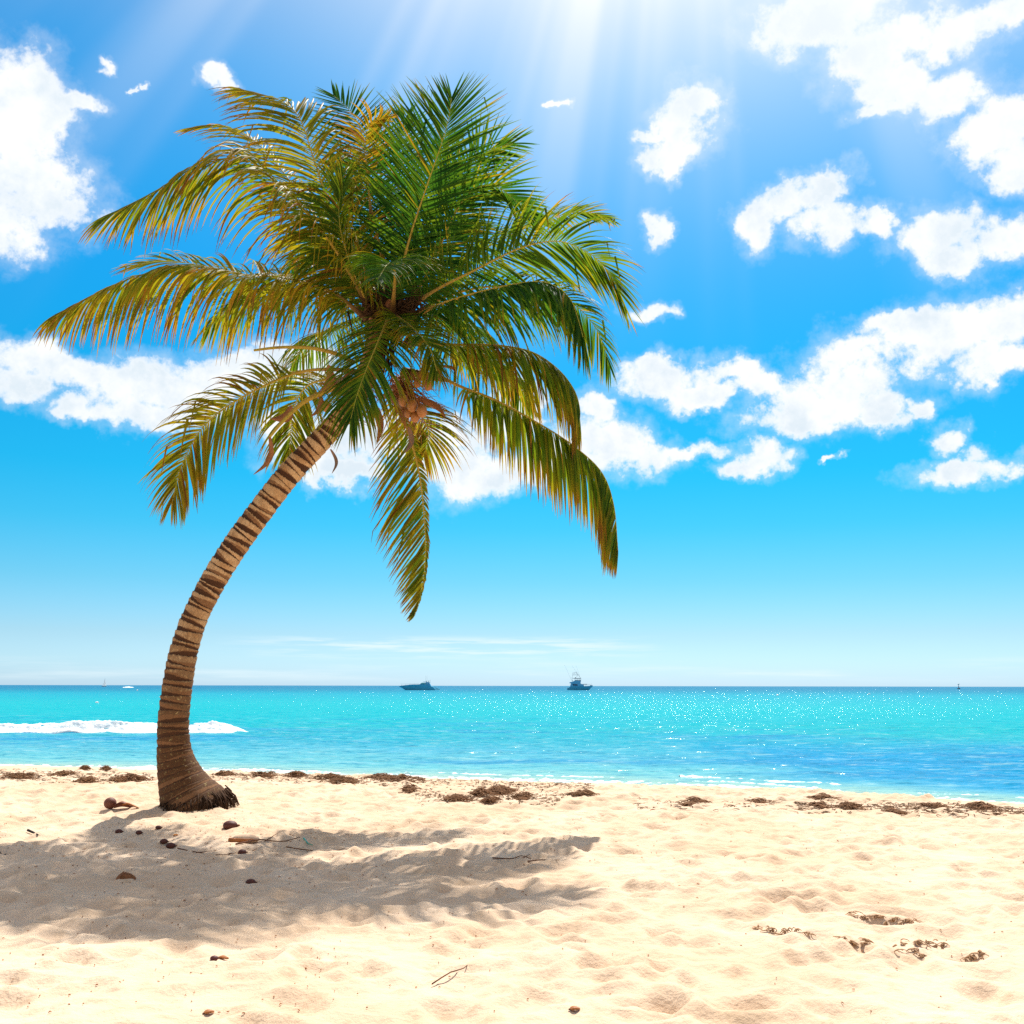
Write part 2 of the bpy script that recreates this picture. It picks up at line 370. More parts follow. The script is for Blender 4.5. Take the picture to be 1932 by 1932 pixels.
# a low swash line along the edge of the sand
WZ += .05*np.exp(-((sd-1.4-.3*np.sin(WX*.7))/.35)**2)*(.5+.5*vnoise(WX*.5, WX*0, 5))
def m_water():
    m, g, b = mat('sea_water', .06, .5)
    pos = g.n('ShaderNodeNewGeometry').outputs['Position']
    a = g.n('ShaderNodeAttribute', attribute_name='shore_distance').outputs['Fac']
    sp = g.n('ShaderNodeSeparateXYZ'); g.l(pos, sp.inputs[0])
    q = g.v('MULTIPLY', pos, (.35, 1.0, 1.0))
    w1 = g.noise(q, .16, 4, .6)
    ad = g.m('ADD', a, g.m('MULTIPLY', g.m('SUBTRACT', w1, .5), g.m('MULTIPLY', a, .8)))
    f = g.m('DIVIDE', ad, g.m('ADD', ad, 60.0), clamp=True)
    c = g.ramp(f, [(0.0, (.44,.50,.36)), (.02, (.26,.44,.37)), (.06, (.12,.40,.42)), (.14, (.06,.33,.42)), (.24, (.015,.31,.38)), (.36, (.0,.335,.365)),
                   (.62, (.0,.335,.365)), (.80, (.0,.27,.35)), (.88, (.0,.17,.27)), (.95, (.0,.12,.23)), (1.0, (.0,.12,.23))])
    # bluer deep patches: a wide one in front on the right, thin streaks elsewhere
    rgt = g.m('MULTIPLY', g.ss(g.m('ADD', sp.outputs[0], g.m('MULTIPLY', g.m('SUBTRACT', w1, .5), 9.0)), 3.5, 11.0), g.m('MULTIPLY', g.ss(a, 1.6, 4.5), g.ss(a, 32, 12)))
    c = g.mix(g.m('MULTIPLY', rgt, .9), c, (.0,.22,.44))
    q2 = g.v('MULTIPLY', pos, (.10, .55, 1.0)); w2 = g.noise(q2, .55, 5, .62)
    blu = g.m('MULTIPLY', g.ss(w2, .50, .66), g.m('MULTIPLY', g.ss(a, 2, 7), g.ss(a, 60, 20)))
    c = g.mix(g.m('MULTIPLY', blu, .7), c, (.01,.19,.40))
    q3 = g.v('MULTIPLY', pos, (.35, 1.3, 1.0)); w3 = g.noise(q3, 1.6, 5, .7)  # light and shade of wavelets painted into the water colour as streaks
    c = g.mix(g.m('MULTIPLY', g.m('MULTIPLY', g.ss(w3, .52, .70), .7), g.ss(a, 70, 20)), c, (.26,.48,.48))
    c = g.mix(g.m('MULTIPLY', g.ss(w3, .50, .32), .5), c, (.0,.17,.28))
    w4 = g.noise(g.v('MULTIPLY', pos, (.5, 1.6, 1.0)), 4.2, 4, .7)  # finer ripple light and shade, painted into the colour near shore
    c = g.mix(g.m('MULTIPLY', g.m('MULTIPLY', g.ss(w4, .55, .72), .65), g.ss(a, 45, 8)), c, (.34,.52,.52))
    c = g.mix(g.m('MULTIPLY', g.m('MULTIPLY', g.ss(w4, .49, .32), .75), g.ss(a, 45, 8)), c, (.0,.16,.27))
    # foam lace where the water runs up the sand and behind the breaker
    fo = g.noise(g.v('MULTIPLY', pos, (.8, 1.8, 1.0)), 2.4, 6, .72)
    edge = g.m('MULTIPLY', g.ss(a, .9, .0), g.ss(fo, .40, .56))
    foam2 = g.m('MULTIPLY', g.ss(fo, .64, .74), g.ss(a, 9, 1.0))
    foam = g.m('MAXIMUM', edge, foam2)
    far = g.m('MULTIPLY', g.ss(g.noise(g.v('MULTIPLY', pos, (.25, .9, 1)), .55, 5, .7), .70, .76), .8)
    foam = g.m('MAXIMUM', foam, far)
    c = g.mix(foam, c, (.80,.84,.80))
    h1 = g.noise(g.v('MULTIPLY', pos, (.55, 1.0, 1)), 1.6, 3, .55); h2 = g.noise(g.v('MULTIPLY', pos, (.7, 1.0, 1)), 5.5, 4, .6)
    bp = g.n('ShaderNodeBump'); g.l(g.ss(a, 12, 90, .5, 1.0), bp.inputs['Strength']); bp.inputs['Distance'].default_value = .30
    g.l(h1, bp.inputs['Height'])
    b2 = g.n('ShaderNodeBump'); g.l(g.ss(a, 12, 90, .28, 1.0), b2.inputs['Strength']); b2.inputs['Distance'].default_value = .065
    g.l(h2, b2.inputs['Height']); g.l(bp.outputs[0], b2.inputs['Normal']); 
    df = g.n('ShaderNodeBsdfDiffuse'); g.l(c, df.inputs[0])
    b3 = g.n('ShaderNodeBump'); b3.inputs['Strength'].default_value = .5; b3.inputs['Distance'].default_value = .2; g.l(h1, b3.inputs['Height']); g.l(b3.outputs[0], df.inputs['Normal'])
    gs = g.n('ShaderNodeBsdfGlossy'); gs.inputs['Color'].default_value = (.80,.95,1,1); gs.inputs['Roughness'].default_value = .14; g.l(b2.outputs[0], gs.inputs['Normal'])
    fr = g.n('ShaderNodeFresnel'); fr.inputs[0].default_value = 1.33; g.l(b2.outputs[0], fr.inputs['Normal'])
    mx = g.n('ShaderNodeMixShader'); g.l(g.m('MULTIPLY', g.m('MINIMUM', fr.outputs[0], .5), g.ss(foam, 0, 1, .50, .05)), mx.inputs[0]); g.l(df.outputs[0], mx.inputs[1]); g.l(gs.outputs[0], mx.inputs[2])
    out = [n for n in m.node_tree.nodes if n.type == 'OUTPUT_MATERIAL'][0]; g.l(mx.outputs[0], out.inputs[0]); m.node_tree.nodes.remove(b)
    return m
sea = mesh_obj('sea_water', np.stack([WX, WY, WZ], -1).reshape(-1, 3), grid_faces(len(wx), len(wy)), m_water(), attrs={'shore_distance': sd.ravel()})
tag(sea, kind='structure')

def m_foam():
    m, g, b = mat('foam', .8, .2)
    pos = g.n('ShaderNodeNewGeometry').outputs['Position']
    n = g.noise(pos, 5, 5, .7)
    g.l(g.mix(g.ss(n, .3, .55), (.50,.66,.72), (.86,.88,.88)), b.inputs['Base Color'])
    bp = g.n('ShaderNodeBump'); bp.inputs['Strength'].default_value = .7; bp.inputs['Distance'].default_value = .1
    g.l(n, bp.inputs['Height']); g.l(bp.outputs[0], b.inputs['Normal'])
    return m
FOAM = m_foam()
def foam_roll():
    xs = np.arange(-46, -10.6, .06); vs = np.linspace(0, 1, 26)
    A, B = np.meshgrid(xs, vs)
    yb = YB+.4*np.sin(A*.3)+.25*np.sin(A*.83+1); end = np.clip((-12.2-A)/1.1, 0, 1)**.6
    d = .30-1.75*B*(.8+.35*vnoise(A*.6, A*0+3, 8))
    wp, _, _ = wave_profile(A, yb+d)
    lump = np.sin(np.clip(B, 0, 1)*PI)**.5
    z = SEA+wp+end*lump*(.07+.10*(vnoise(A*1.7, B*4, 31)+.6*vnoise(A*4.2, B*9, 32)+.4*vnoise(A*9, B*18, 33)))*(1.1-.5*B)
    z = np.where((B <= 0) | (B >= 1), SEA-.05, z); z = z-(1-end)*.12
    o = mesh_obj('wave_foam', np.stack([A, yb+d, z], -1).reshape(-1, 3), grid_faces(len(xs), len(vs)), FOAM); return o
tag(foam_roll(), 'white tumbling foam along the breaking wave on the left', 'foam', kind='stuff')

def whitecaps():
    V = []; Fc = []
    for (px, py, w) in ((242,1297.3,22),(183,1326,7),(259,1303,3),(302,1316,4),(1467,1312,6),(1640,1310,5)):
        c = ground(px, py, SEA); hw = w*c.y/F/2; dp = min(hw*.7, .35+c.y*.004); n = 22; b = len(V)
        for i in range(n):
            u = i/(n-1)*2-1
            for j in range(5):
                v = j/4*2-1; e = max(0, 1-u*u)**.5
                V.append((c.x+u*hw, c.y+v*dp*e*(.7+.5*math.sin(i*1.7+px)), SEA+.02+(1-v*v)*e*(.04+.0009*c.y)*(.7+.5*math.sin(i*2.3+px))+(-.05 if abs(v) == 1 else 0)))
        for i in range(n-1):
            for j in range(4): o = b+i*5+j; Fc.append((o, o+5, o+6, o+1))
    return mesh_obj('whitecap_foam', V, Fc, FOAM)
tag(whitecaps(), 'small white foam flecks and wakes scattered over the sea', 'foam', kind='stuff')

def shore_foam():
    Vs = []; Fs = []; b = 0
    for (x0_, x1_, s0, wdt, st, sd_) in ((-30, 22, .75, .9, .6, 51), (-3, 14, 1.9, .5, .35, 61), (4.2, 7.6, 3.2, .45, .50, 71)):
        xs = np.arange(x0_, x1_, .045); vs = np.linspace(-1, 1, 15); A, B = np.meshgrid(xs, vs)
        line = s0+.3*np.sin(A*.7)*.5+.25*vnoise(A*.8, A*0+2, sd_)+.08*vnoise(A*3.1, A*0, sd_+1)
        dd = line+B*wdt*(.55+.45*vnoise(A*.5, A*0+9, sd_+2)); yy = shore(A)+dd
        wz = SEA+.05*np.exp(-((dd-1.4-.3*np.sin(A*.7))/.35)**2)*(.5+.5*vnoise(A*.5, A*0, 5))
        lace = vnoise(A*4, yy*7, sd_+3)+.6*vnoise(A*10, yy*17, sd_+4)+.7*vnoise(A*.45, A*0+4, sd_+5)
        z = wz+.045*(lace*.8+st-.62-np.abs(B)**3*1.6)
        z = np.where(np.abs(B) > .99, wz-.06, np.maximum(z, wz-.06))
        Vs.append(np.stack([A, yy, z], -1).reshape(-1, 3)); Fs.append(grid_faces(len(xs), len(vs))+b); b += A.size
    return mesh_obj('shore_foam', np.concatenate(Vs), np.concatenate(Fs), FOAM)
tag(shore_foam(), 'thin lacy foam where the sea washes on to the sand', 'foam', kind='stuff')

# ------------------------------------------------------------------ the coconut palm
D = BASE.y
def P3(x, y, dz=0.0): return at(x, y, D+dz)
palm = root('coconut_palm', (BASE.x, BASE.y, 0), 'tall leaning coconut palm with a ringed curved trunk growing out of the beach sand', 'palm tree')
def m_trunk():
    m, g, b = mat('palm_bark', .85, .2)
    dk = g.n('ShaderNodeAttribute', attribute_name='crevice').outputs['Fac']
    hs = g.n('ShaderNodeAttribute', attribute_name='height_share').outputs['Fac']
    tc = g.n('ShaderNodeTexCoord').outputs['Object']
    n1 = g.noise(tc, 5, 5, .65); n2 = g.noise(g.v('MULTIPLY', tc, (1, 1, .25)), 55, 4, .7); n3 = g.noise(tc, 26, 5, .75)
    light = g.mix(g.ss(n1, .35, .65), (.42,.235,.105), (.60,.395,.21))
    light = g.mix(g.m('MULTIPLY', g.ss(n2, .45, .62), .35), light, (.22,.12,.055))
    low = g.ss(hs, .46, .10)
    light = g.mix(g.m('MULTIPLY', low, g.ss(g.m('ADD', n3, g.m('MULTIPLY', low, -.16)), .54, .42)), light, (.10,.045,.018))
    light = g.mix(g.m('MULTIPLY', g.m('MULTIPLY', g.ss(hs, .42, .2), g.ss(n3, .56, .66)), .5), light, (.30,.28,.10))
    sc_ = g.n('ShaderNodeAttribute', attribute_name='old_scar').outputs['Fac']
    light = g.mix(g.m('MULTIPLY', g.ss(sc_, .3, .7), g.ss(n3, .25, .5)), light, g.mix(n2, (.27,.135,.06), (.15,.07,.03)))
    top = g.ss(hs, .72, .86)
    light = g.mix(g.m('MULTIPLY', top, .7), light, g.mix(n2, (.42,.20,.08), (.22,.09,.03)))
    c = g.mix(g.ss(dk, .25, .75), light, g.mix(n1, (.10,.042,.018), (.045,.02,.010)))
    g.l(c, b.inputs['Base Color'])
    bp = g.n('ShaderNodeBump'); bp.inputs['Strength'].default_value = .5; bp.inputs['Distance'].default_value = .012
    g.l(g.m('ADD', g.m('MULTIPLY', n2, .4), g.m('MULTIPLY', n3, .35)), bp.inputs['Height']); g.l(bp.outputs[0], b.inputs['Normal'])
    return m
TR = [(372,1536,.50),(364,1519,.455),(352,1496,.385),(341,1468,.315),(332,1436,.258),(328,1404,.232),(327,1370,.222),(330,1330,.218),(334,1300,.215),(343,1245,.208),(358,1190,.195),
      (374,1150,.188),(398,1104,.190),(424,1060,.192),(452,1018,.194),(490,966,.190),(545,895,.184),(600,836,.176),(644,786,.168),(676,740,.166),(698,690,.165),(712,640,.17),(720,600,.17),(726,572,.10)]
def build_trunk():
    ctr = [P3(x, y, 0) for x, y, r in TR]; NR = 1100; NS = 72
    pts = crom(ctr, NR)
    acc = [0]
    for i in range(1, len(ctr)): acc.append(acc[-1]+(ctr[i]-ctr[i-1]).length)
    T = acc[-1]; s = np.linspace(0, T, NR); rr = np.interp(s, acc, [r*(.9 if k > 4 else .93) for k, (*_, r) in enumerate(TR)])
    C = np.array([tuple(p) for p in pts]); tan = np.gradient(C, axis=0); tan /= np.linalg.norm(tan, axis=1)[:,None]
    th = np.linspace(0, 2*PI, NS, endpoint=False)
    rg = np.random.default_rng(3); sk = []; x = -.1
    while x < T+.3:
        sk.append(x); x += rg.uniform(.085, .115) if x < .9 else (rg.uniform(.085, .125) if x < T*.78 else rg.uniform(.05, .08))
    sk = np.array(sk); K = len(sk); phi = np.arange(K)*2.4+rg.uniform(-.5, .5, K); am = rg.uniform(.010, .027, K)*np.where(sk > T*.78, .4, 1)*np.where(sk < .9, .7, 1)
    B = sk[:,None]+am[:,None]*np.cos(th[None,:]-phi[:,None])
    psi = -PI/2+rg.uniform(-1.5, 1.5, K)+np.arange(K)%2*.9; dm = rg.uniform(.28, .62, K)*np.where(sk < .9, .45, 1)
    V = np.zeros((NR, NS, 3)); dark = np.zeros((NR, NS)); midt = np.zeros((NR, NS)); psm = -PI/2+rg.uniform(-2, 2, K); mm_ = rg.uniform(.0, .8, K); S3 = np.zeros((NR, NS, 3))
    a = np.cross(tan, np.array([0., 1, 0])); a /= np.linalg.norm(a, axis=1)[:,None]; b = np.cross(a, tan)
    for j in range(NS):
        wob = .004*np.interp(s, np.linspace(0, T, 400), rg.normal(size=400))
        k = np.clip(np.searchsorted(B[:,j], s+wob)-1, 0, K-2); t = (s+wob-B[k,j])/(B[k+1,j]-B[k,j]); t = np.clip(t, 0, 1)
        w = .06+dm[k]*(.5+.5*np.cos(th[j]-psi[k]))**1.3
        dark[:,j] = 1-np.clip((t-w)/.10+.5, 0, 1)
        wm = w+(1-w)*mm_[k]*(.5+.5*np.cos(th[j]-psm[k]))**1.5; midt[:,j] = 1-np.clip((t-wm)/.08+.5, 0, 1)
        f = np.where(t < w, -.35-.65*np.sin(np.clip(t/w, 0, 1)*PI/2+PI/2)*.6, -.35+1.0*np.clip((t-w)/(1-w), 0, 1)**.7)
        f = np.where(t > .94, f*(1-(t-.94)/.06*.9), f)
        r = rr*(1+.035*np.sin(th[j]*3+s*1.7)*np.clip(1-s/1.5, .15, 1))+f*np.where(s < .9, .007, .0105)*np.where(s > T*.78, .8, 1)
        V[:,j] = C+a*(np.cos(th[j])*r)[:,None]+b*(np.sin(th[j])*r)[:,None]
    # knot hole low on the seaward bulge
    kp = np.array(tuple(at(364, 1428, D-.2)))
    dd = np.linalg.norm((V-kp)*np.array([1.25, .7, .85]), axis=2); kk = np.exp(-(dd/.058)**4)
    V -= kk[...,None]*(V-C[:,None,:])*.22; dark = np.maximum(dark, kk*1.2)
    F_ = []
    for i in range(NR-1):
        for j in range(NS): F_.append((i*NS+j, i*NS+(j+1)%NS, (i+1)*NS+(j+1)%NS, (i+1)*NS+j))
    hs = np.repeat(s/T, NS)
    mesh_obj('trunk', V.reshape(-1, 3), np.array(F_), m_trunk(), palm, attrs={'crevice': dark.ravel(), 'height_share': hs, 'old_scar': midt.ravel()})
build_trunk()

M_ROOT = flatmat('root_fibre', (.06,.032,.018), .9, .1, .6, 20)
rb = MB()
for i in range(230):
    a = random.gauss(-.9, 1.1); r0 = .42+random.uniform(-.05, .02); bx = BASE.x+.02+r0*math.cos(a); by = BASE.y+r0*math.sin(a)*.95
    L_ = random.uniform(.03, .11)*(1.5 if math.cos(a) > .5 else 1); z0 = sand_z(bx, by)+random.uniform(.03, .13)*(1.5 if math.cos(a) > .3 else 1)
    a2_ = a+random.uniform(-.5, .5); ex, ey = bx+math.cos(a2_)*L_, by+math.sin(a2_)*L_
    rb.tube([(bx-.03*math.cos(a), by-.03*math.sin(a), z0), ((bx+ex)/2, (by+ey)/2, z0*.6+.4*sand_z(ex, ey)+.015), (ex, ey, sand_z(ex, ey)-.01)], [.009, .007, .003], 4)
rb.build('root_fringe', M_ROOT, palm)

def m_leaf():
    m = bpy.data.materials.new('palm_leaf'); m.use_nodes = True; g = NT(m.node_tree)
    m.node_tree.nodes.clear()
    t = g.n('ShaderNodeAttribute', attribute_name='ripeness').outputs['Fac']
    tc = g.n('ShaderNodeTexCoord').outputs['Object']; n = g.noise(tc, 3.0, 4, .6); n2 = g.noise(tc, 40, 3, .6)
    f = g.m('ADD', t, g.m('ADD', g.m('MULTIPLY', g.m('SUBTRACT', n, .5), .35), g.m('MULTIPLY', g.m('SUBTRACT', n2, .5), .05)), clamp=True)
    st = [(0.0, (.006,.034,.010)), (.25, (.014,.060,.009)), (.48, (.045,.090,.008)), (.68, (.16,.125,.010)), (.85, (.26,.125,.014)), (1.0, (.16,.07,.02))]
    c = g.ramp(f, st)
    st2 = [(0.0, (.03,.15,.02)), (.25, (.09,.25,.012)), (.48, (.30,.38,.012)), (.68, (.62,.46,.012)), (.85, (.66,.32,.015)), (1.0, (.32,.13,.02))]
    c2 = g.ramp(f, st2)
    d = g.n('ShaderNodeBsdfPrincipled'); g.l(c, d.inputs['Base Color']); d.inputs['Roughness'].default_value = .5; d.inputs['Specular IOR Level'].default_value = .07
    tr = g.n('ShaderNodeBsdfTranslucent'); g.l(c2, tr.inputs[0])
    mx = g.n('ShaderNodeMixShader'); mx.inputs[0].default_value = .39; g.l(d.outputs[0], mx.inputs[1]); g.l(tr.outputs[0], mx.inputs[2])
    out = g.n('ShaderNodeOutputMaterial'); g.l(mx.outputs[0], out.inputs[0]); return m
LEAF = m_leaf()
def m_midrib():
    m, g, b = mat('palm_midrib', .6, .15)
    t = g.n('ShaderNodeAttribute', attribute_name='ripeness').outputs['Fac']
    tc = g.n('ShaderNodeTexCoord').outputs['Object']
    n = g.noise(tc, 9, 4, .6)
    c = g.ramp(t, [(0, (.07,.035,.015)), (.06, (.12,.06,.02)), (.14, (.38,.23,.05)), (.25, (.46,.31,.05)), (.6, (.42,.34,.05)), (1, (.36,.34,.05))])
    g.l(g.mix(g.m('MULTIPLY', g.ss(n, .5, .7), .5), c, (.24,.12,.04)), b.inputs['Base Color']); return m
RIB = m_midrib()

def frond(name_label, pts, n=84, L=1.0, start=.2, droop=.5, bias=(0,0,0), hue=.3, spread=1.0, side=None, dih=.35, wid=.034, rad=.03, one=None, tipk=1.0, tiphue=.25, shape=None, roll=0.0, P=None, parent=None):
    P = P or P3; parent = parent or palm
    rg = random.Random(hash(tuple(pts[1])) & 0xffff)
    C = crom([P(*p) for p in pts], 140)
    T = [(C[min(i+1, 139)]-C[max(i-1, 0)]).normalized() for i in range(140)]
    if side is None:
        h = C[110]-C[0]; h.z = 0
        Sv = Vector((h.y, -h.x, 0)).normalized()
    else: Sv = Vector((math.cos(math.radians(side)), math.sin(math.radians(side)), 0))
    V = []; Fc = []; A = []
    ph = rg.uniform(0, 99); NSEG = 7
    if start == .2 and pts[2][1] < 560: start = .09
    bias = Vector(bias)
    for k in range(n):
        for sg in (1, -1):
            u = (k+rg.uniform(-.3, .3))/(n-1); u = min(max(u, 0), 1); t = start+(1-start)*u
            fi = t*139; i = min(int(fi), 138); fr = fi-i
            p = C[i].lerp(C[i+1], fr); tt = T[i].lerp(T[i+1], fr).normalized()
            S_ = (Sv-tt*Sv.dot(tt)).normalized(); N = S_.cross(tt)
            if N.z < 0 and abs(tt.z) < .8: N = -N
            if roll: S_, N = S_*math.cos(roll)+N*math.sin(roll), N*math.cos(roll)-S_*math.sin(roll)
            cl = (math.sin(u*38+ph+sg)*.5+math.sin(u*87+ph*2+sg*2)*.4+math.sin(u*171+ph*3+sg*4)*.35)
            prof = np.interp(u, [0, .08, .3, .6, .85, 1], [.45, .72, 1, .95, .68, .38*tipk])
            if shape: prof = np.interp(u, [0, .08, .3, .6, .85, 1], shape)
            if one is not None and sg != one: prof *= .16
            ll = L*prof*rg.uniform(.86, 1.08)*(rg.uniform(.35, .8) if rg.random() < .09 else 1)
            a = np.interp(u, [0, .3, .8, 1], [1.25, 1.02, .72, .28])*spread*(1+.15*cl)+rg.uniform(-.09, .09)
            dd = dih+.16*cl+rg.uniform(-.1, .1)
            d = (tt*math.cos(a)+(S_*sg*math.cos(dd)+N*math.sin(dd))*math.sin(a)).normalized()
            dr = droop*(1+.35*cl)*rg.uniform(.75, 1.25)*ll
            kink = rg.randint(2, 5) if rg.random() < .07 else -1
            w0 = wid*rg.uniform(.8, 1.15)*(.75+.25*prof)
            tw = rg.uniform(-.5, .5); tipb = rg.uniform(.2, .6) if rg.random() < .3 else 0; hu = hue+rg.uniform(-.10, .10)+.10*cl*rg.random()+(.35 if rg.random() < .03 else 0)
            base = len(V); q = p.copy()
            for s_ in range(NSEG+1):
                f = s_/NSEG
                W = tt-d*tt.dot(d)
                W = W.normalized() if W.length > .05 else S_.cross(d).normalized()
                Wn = W.cross(d); W2 = W*math.cos(tw)+Wn*math.sin(tw); N2 = W2.cross(d)
                ww = w0*np.interp(f, [0, .12, .4, .75, 1], [.45, .9, 1, .62, .06])*.5
                V += [q-W2*ww, q+N2*ww*.45, q+W2*ww]
                aa = hu+(tiphue+tipb)*max(0, f-.55)*1.6; A += [aa, aa+.06, aa]
                if s_ < NSEG:
                    q = q+d*(ll/NSEG)
                    d = d+Vector((0,0,-1))*(dr*(.20+.45*f))+bias*(.22)
                    if s_ == kink: d = d*.25+Vector((0,0,-1))
                    d = d.normalized()
            for s_ in range(NSEG):
                o = base+s_*3; Fc += [(o, o+1, o+4, o+3), (o+1, o+2, o+5, o+4)]
    ob = mesh_obj('frond', [tuple(v) for v in V], np.array(Fc), LEAF, parent, attrs={'ripeness': A})
    if name_label: ob['label'] = name_label
    part_root(parent, ob)
    # midrib, deeper than wide at the sheath
    mb = MB(); Cs = C[::3]+[C[-1]]
    rs = [max(.0045, rad*.8*(1.7*math.exp(-(i/len(Cs))*14)+1*(1-i/len(Cs))**1.15)) for i in range(len(Cs))]
    mb.tube(Cs, rs, 7)
    at_ = np.repeat(np.linspace(0, 1, len(Cs)), 7)
    r = mb.build('midrib', RIB, ob, attrs={'ripeness': at_})
    return ob
# each frond: midrib points (x, y of the measuring frame, metres nearer(-)/farther(+) than the trunk)
frond('frond arching high to the left with a curled yellowing tip', [(712,600,-.05),(672,500,-.3),(628,405,-.5),(592,300,-.6),(566,225,-.6),(530,190,-.5),(455,168,-.3)], n=96, L=1.3, droop=.38, hue=.58, bias=(-.30,0,-.08), side=25, rad=.034, dih=-.15, spread=.95)
frond(None, [(705,600,0),(645,490,-.5),(582,405,-.8),(520,345,-1.0),(486,313,-1.1),(440,297,-1.2),(363,318,-1.3),(290,362,-1.3),(206,405,-1.2)], n=100, L=1.45, droop=.62, hue=.52, tiphue=.45, rad=.034, dih=-.35, bias=(-.06,0,0))
frond(None, [(708,595,.2),(650,480,.4),(582,392,.6),(520,306,.8),(468,257,.9),(420,238,1.0),(372,240,1.0)], n=88, L=1.1, droop=.35, hue=.60, bias=(-.2,0,-.1), tiphue=.3, roll=.5, dih=-.1)
frond('long frond reaching far to the left with a hanging orange fringe', [(705,612,-.1),(620,548,-.3),(528,523,-.5),(461,518,-.6),(398,506,-.7),(330,503,-.8),(262,520,-.9),(190,550,-.9),(112,590,-.9)], n=112, L=1.42, droop=.75, hue=.55, tiphue=.45, wid=.036, dih=-.40, tipk=1.0)
frond(None, [(706,610,.1),(640,545,0),(560,520,0),(480,520,.1),(400,505,.1),(320,492,.1),(255,500,.1)], n=80, L=1.05, droop=.3, hue=.5, tiphue=.3, roll=.7, dih=.1)
frond(None, [(708,615,.3),(640,560,.7),(570,540,1.0),(500,548,1.3),(440,575,1.5),(390,620,1.6)], L=1.1, droop=.8, hue=.42, tiphue=.45, dih=-.4)
frond(None, [(710,605,0),(678,540,-.3),(655,480,-.5),(642,430,-.7),(640,385,-.8),(648,350,-.8)], n=80, L=1.25, droop=.9, hue=.44, tiphue=.3, dih=-.5)
frond(None, [(735,590,.1),(722,495,.2),(700,390,.3),(690,310,.4),(684,255,.6),(665,215,.8),(630,180,1.0)], n=100, L=1.1, droop=.06, hue=.20, side=0, dih=.1, spread=1.25, rad=.036, bias=(0,0,.02))
frond('snapped frond tip folded over with pale yellow leaflets', [(700,420,.25),(694,330,.2),(690,262,.1),(700,232,0),(728,220,-.1)], n=26, L=.55, start=.45, droop=.3, hue=.72, bias=(-.6,0,-.05), side=20, rad=.02)
frond(None, [(742,575,-.2),(772,453,-.45),(804,355,-.6),(832,274,-.65),(846,225,-.6),(852,185,-.5)], n=104, L=1.32, droop=.06, hue=.27, side=-8, dih=.15, spread=1.05, rad=.03, bias=(0,0,.02))
frond(None, [(735,580,.5),(745,470,.9),(752,370,1.2),(758,290,1.5),(764,225,1.7)], n=90, L=1.2, droop=.1, hue=.12, side=5, dih=.15, spread=1.1)
frond(None, [(738,585,.3),(770,500,.6),(800,420,.9),(826,350,1.2),(845,290,1.4)], n=90, L=1.15, droop=.1, hue=.10, side=15, dih=.1, spread=1.1)
frond(None, [(730,585,.4),(705,500,.9),(682,420,1.4),(662,350,1.8),(640,300,2.1)], n=90, L=1.15, droop=.12, hue=.12, side=-10, dih=.1, spread=1.1)
frond(None, [(755,590,.2),(812,490,.5),(855,407,.8),(884,325,1.0),(915,288,1.1),(968,270,1.1)], n=90, L=1.1, droop=.2, hue=.20, side=20, dih=.2, tiphue=.1)
frond(None, [(760,595,0),(815,500,-.1),(852,415,-.2),(888,362,-.25),(932,350,-.3),(972,378,-.3),(1004,408,-.3)], n=92, L=.9, droop=.2, hue=.22, bias=(.15,0,.05), dih=.15, roll=.7)
frond(None, [(765,600,-.1),(804,558,-.3),(895,510,-.5),(982,468,-.7),(1052,455,-.8),(1105,474,-.9),(1143,506,-.9),(1168,550,-.9)], n=106, L=1.15, droop=.3, hue=.36, bias=(.15,0,-.03), dih=.0, roll=.6, tiphue=.25, tipk=1.4)
frond(None, [(762,590,.2),(835,530,.6),(900,478,.9),(975,438,1.2),(1050,408,1.4),(1105,400,1.5),(1150,412,1.6)], n=90, L=.72, droop=.35, hue=.38, bias=(.15,0,0), dih=-.1, roll=.35)
frond('frond arching right with a rust speckled green curtain of leaflets', [(765,608,-.2),(821,578,-.6),(912,549,-1.0),(1000,532,-1.3),(1042,537,-1.4),(1075,563,-1.5),(1090,600,-1.5),(1100,636,-1.5)], n=112, L=1.12, droop=.7, hue=.26, tiphue=.4, dih=-.6, tipk=1.3, bias=(.04,0,0))
frond(None, [(765,605,.3),(840,560,.4),(930,540,.5),(1020,545,.5),(1090,580,.5),(1130,630,.5),(1150,690,.5)], n=90, L=1.0, droop=.4, hue=.3, dih=-.2, roll=.4)
frond(None, [(770,640,0),(839,650,-.2),(930,651,-.3),(1000,663,-.4),(1050,694,-.4),(1082,733,-.4),(1094,772,-.4),(1092,806,-.4)], n=104, L=1.28, droop=.7, hue=.46, tiphue=.45, dih=-.5, tipk=1.2)
frond(None, [(765,650,.6),(830,650,1.2),(900,665,1.7),(960,700,2.0),(1000,760,2.1)], L=1.1, droop=1.0, hue=.42, tiphue=.4, dih=-.4)
frond('long frond sweeping down to the right with an amber edged curtain', [(760,700,-.1),(823,709,-.2),(868,729,-.2),(937,756,-.3),(1018,800,-.35),(1083,842,-.4),(1135,891,-.4),(1158,953,-.4),(1166,1040,-.4)], n=118, L=1.22, start=.22, droop=.95, hue=.44, tiphue=.5, wid=.038, tipk=.8, dih=-.75)
frond('frond hanging straight down to a pointed amber tip', [(735,740,.2),(752,772,.1),(772,820,0),(792,900,0),(802,1000,0),(802,1067,0),(792,1130,0),(782,1160,0)], n=104, L=1.1, start=.14, droop=.40, hue=.56, tiphue=.3, bias=(-.36,0,-.12), side=0, spread=.85, dih=.1, one=-1, shape=(.5,.85,1,.72,.42,.12))
frond(None, [(742,735,.6),(770,760,1.0),(795,785,1.3),(808,815,1.5),(800,860,1.6)], n=60, L=1.0, start=.15, droop=.5, hue=.60, side=0, spread=1.0, dih=.0)
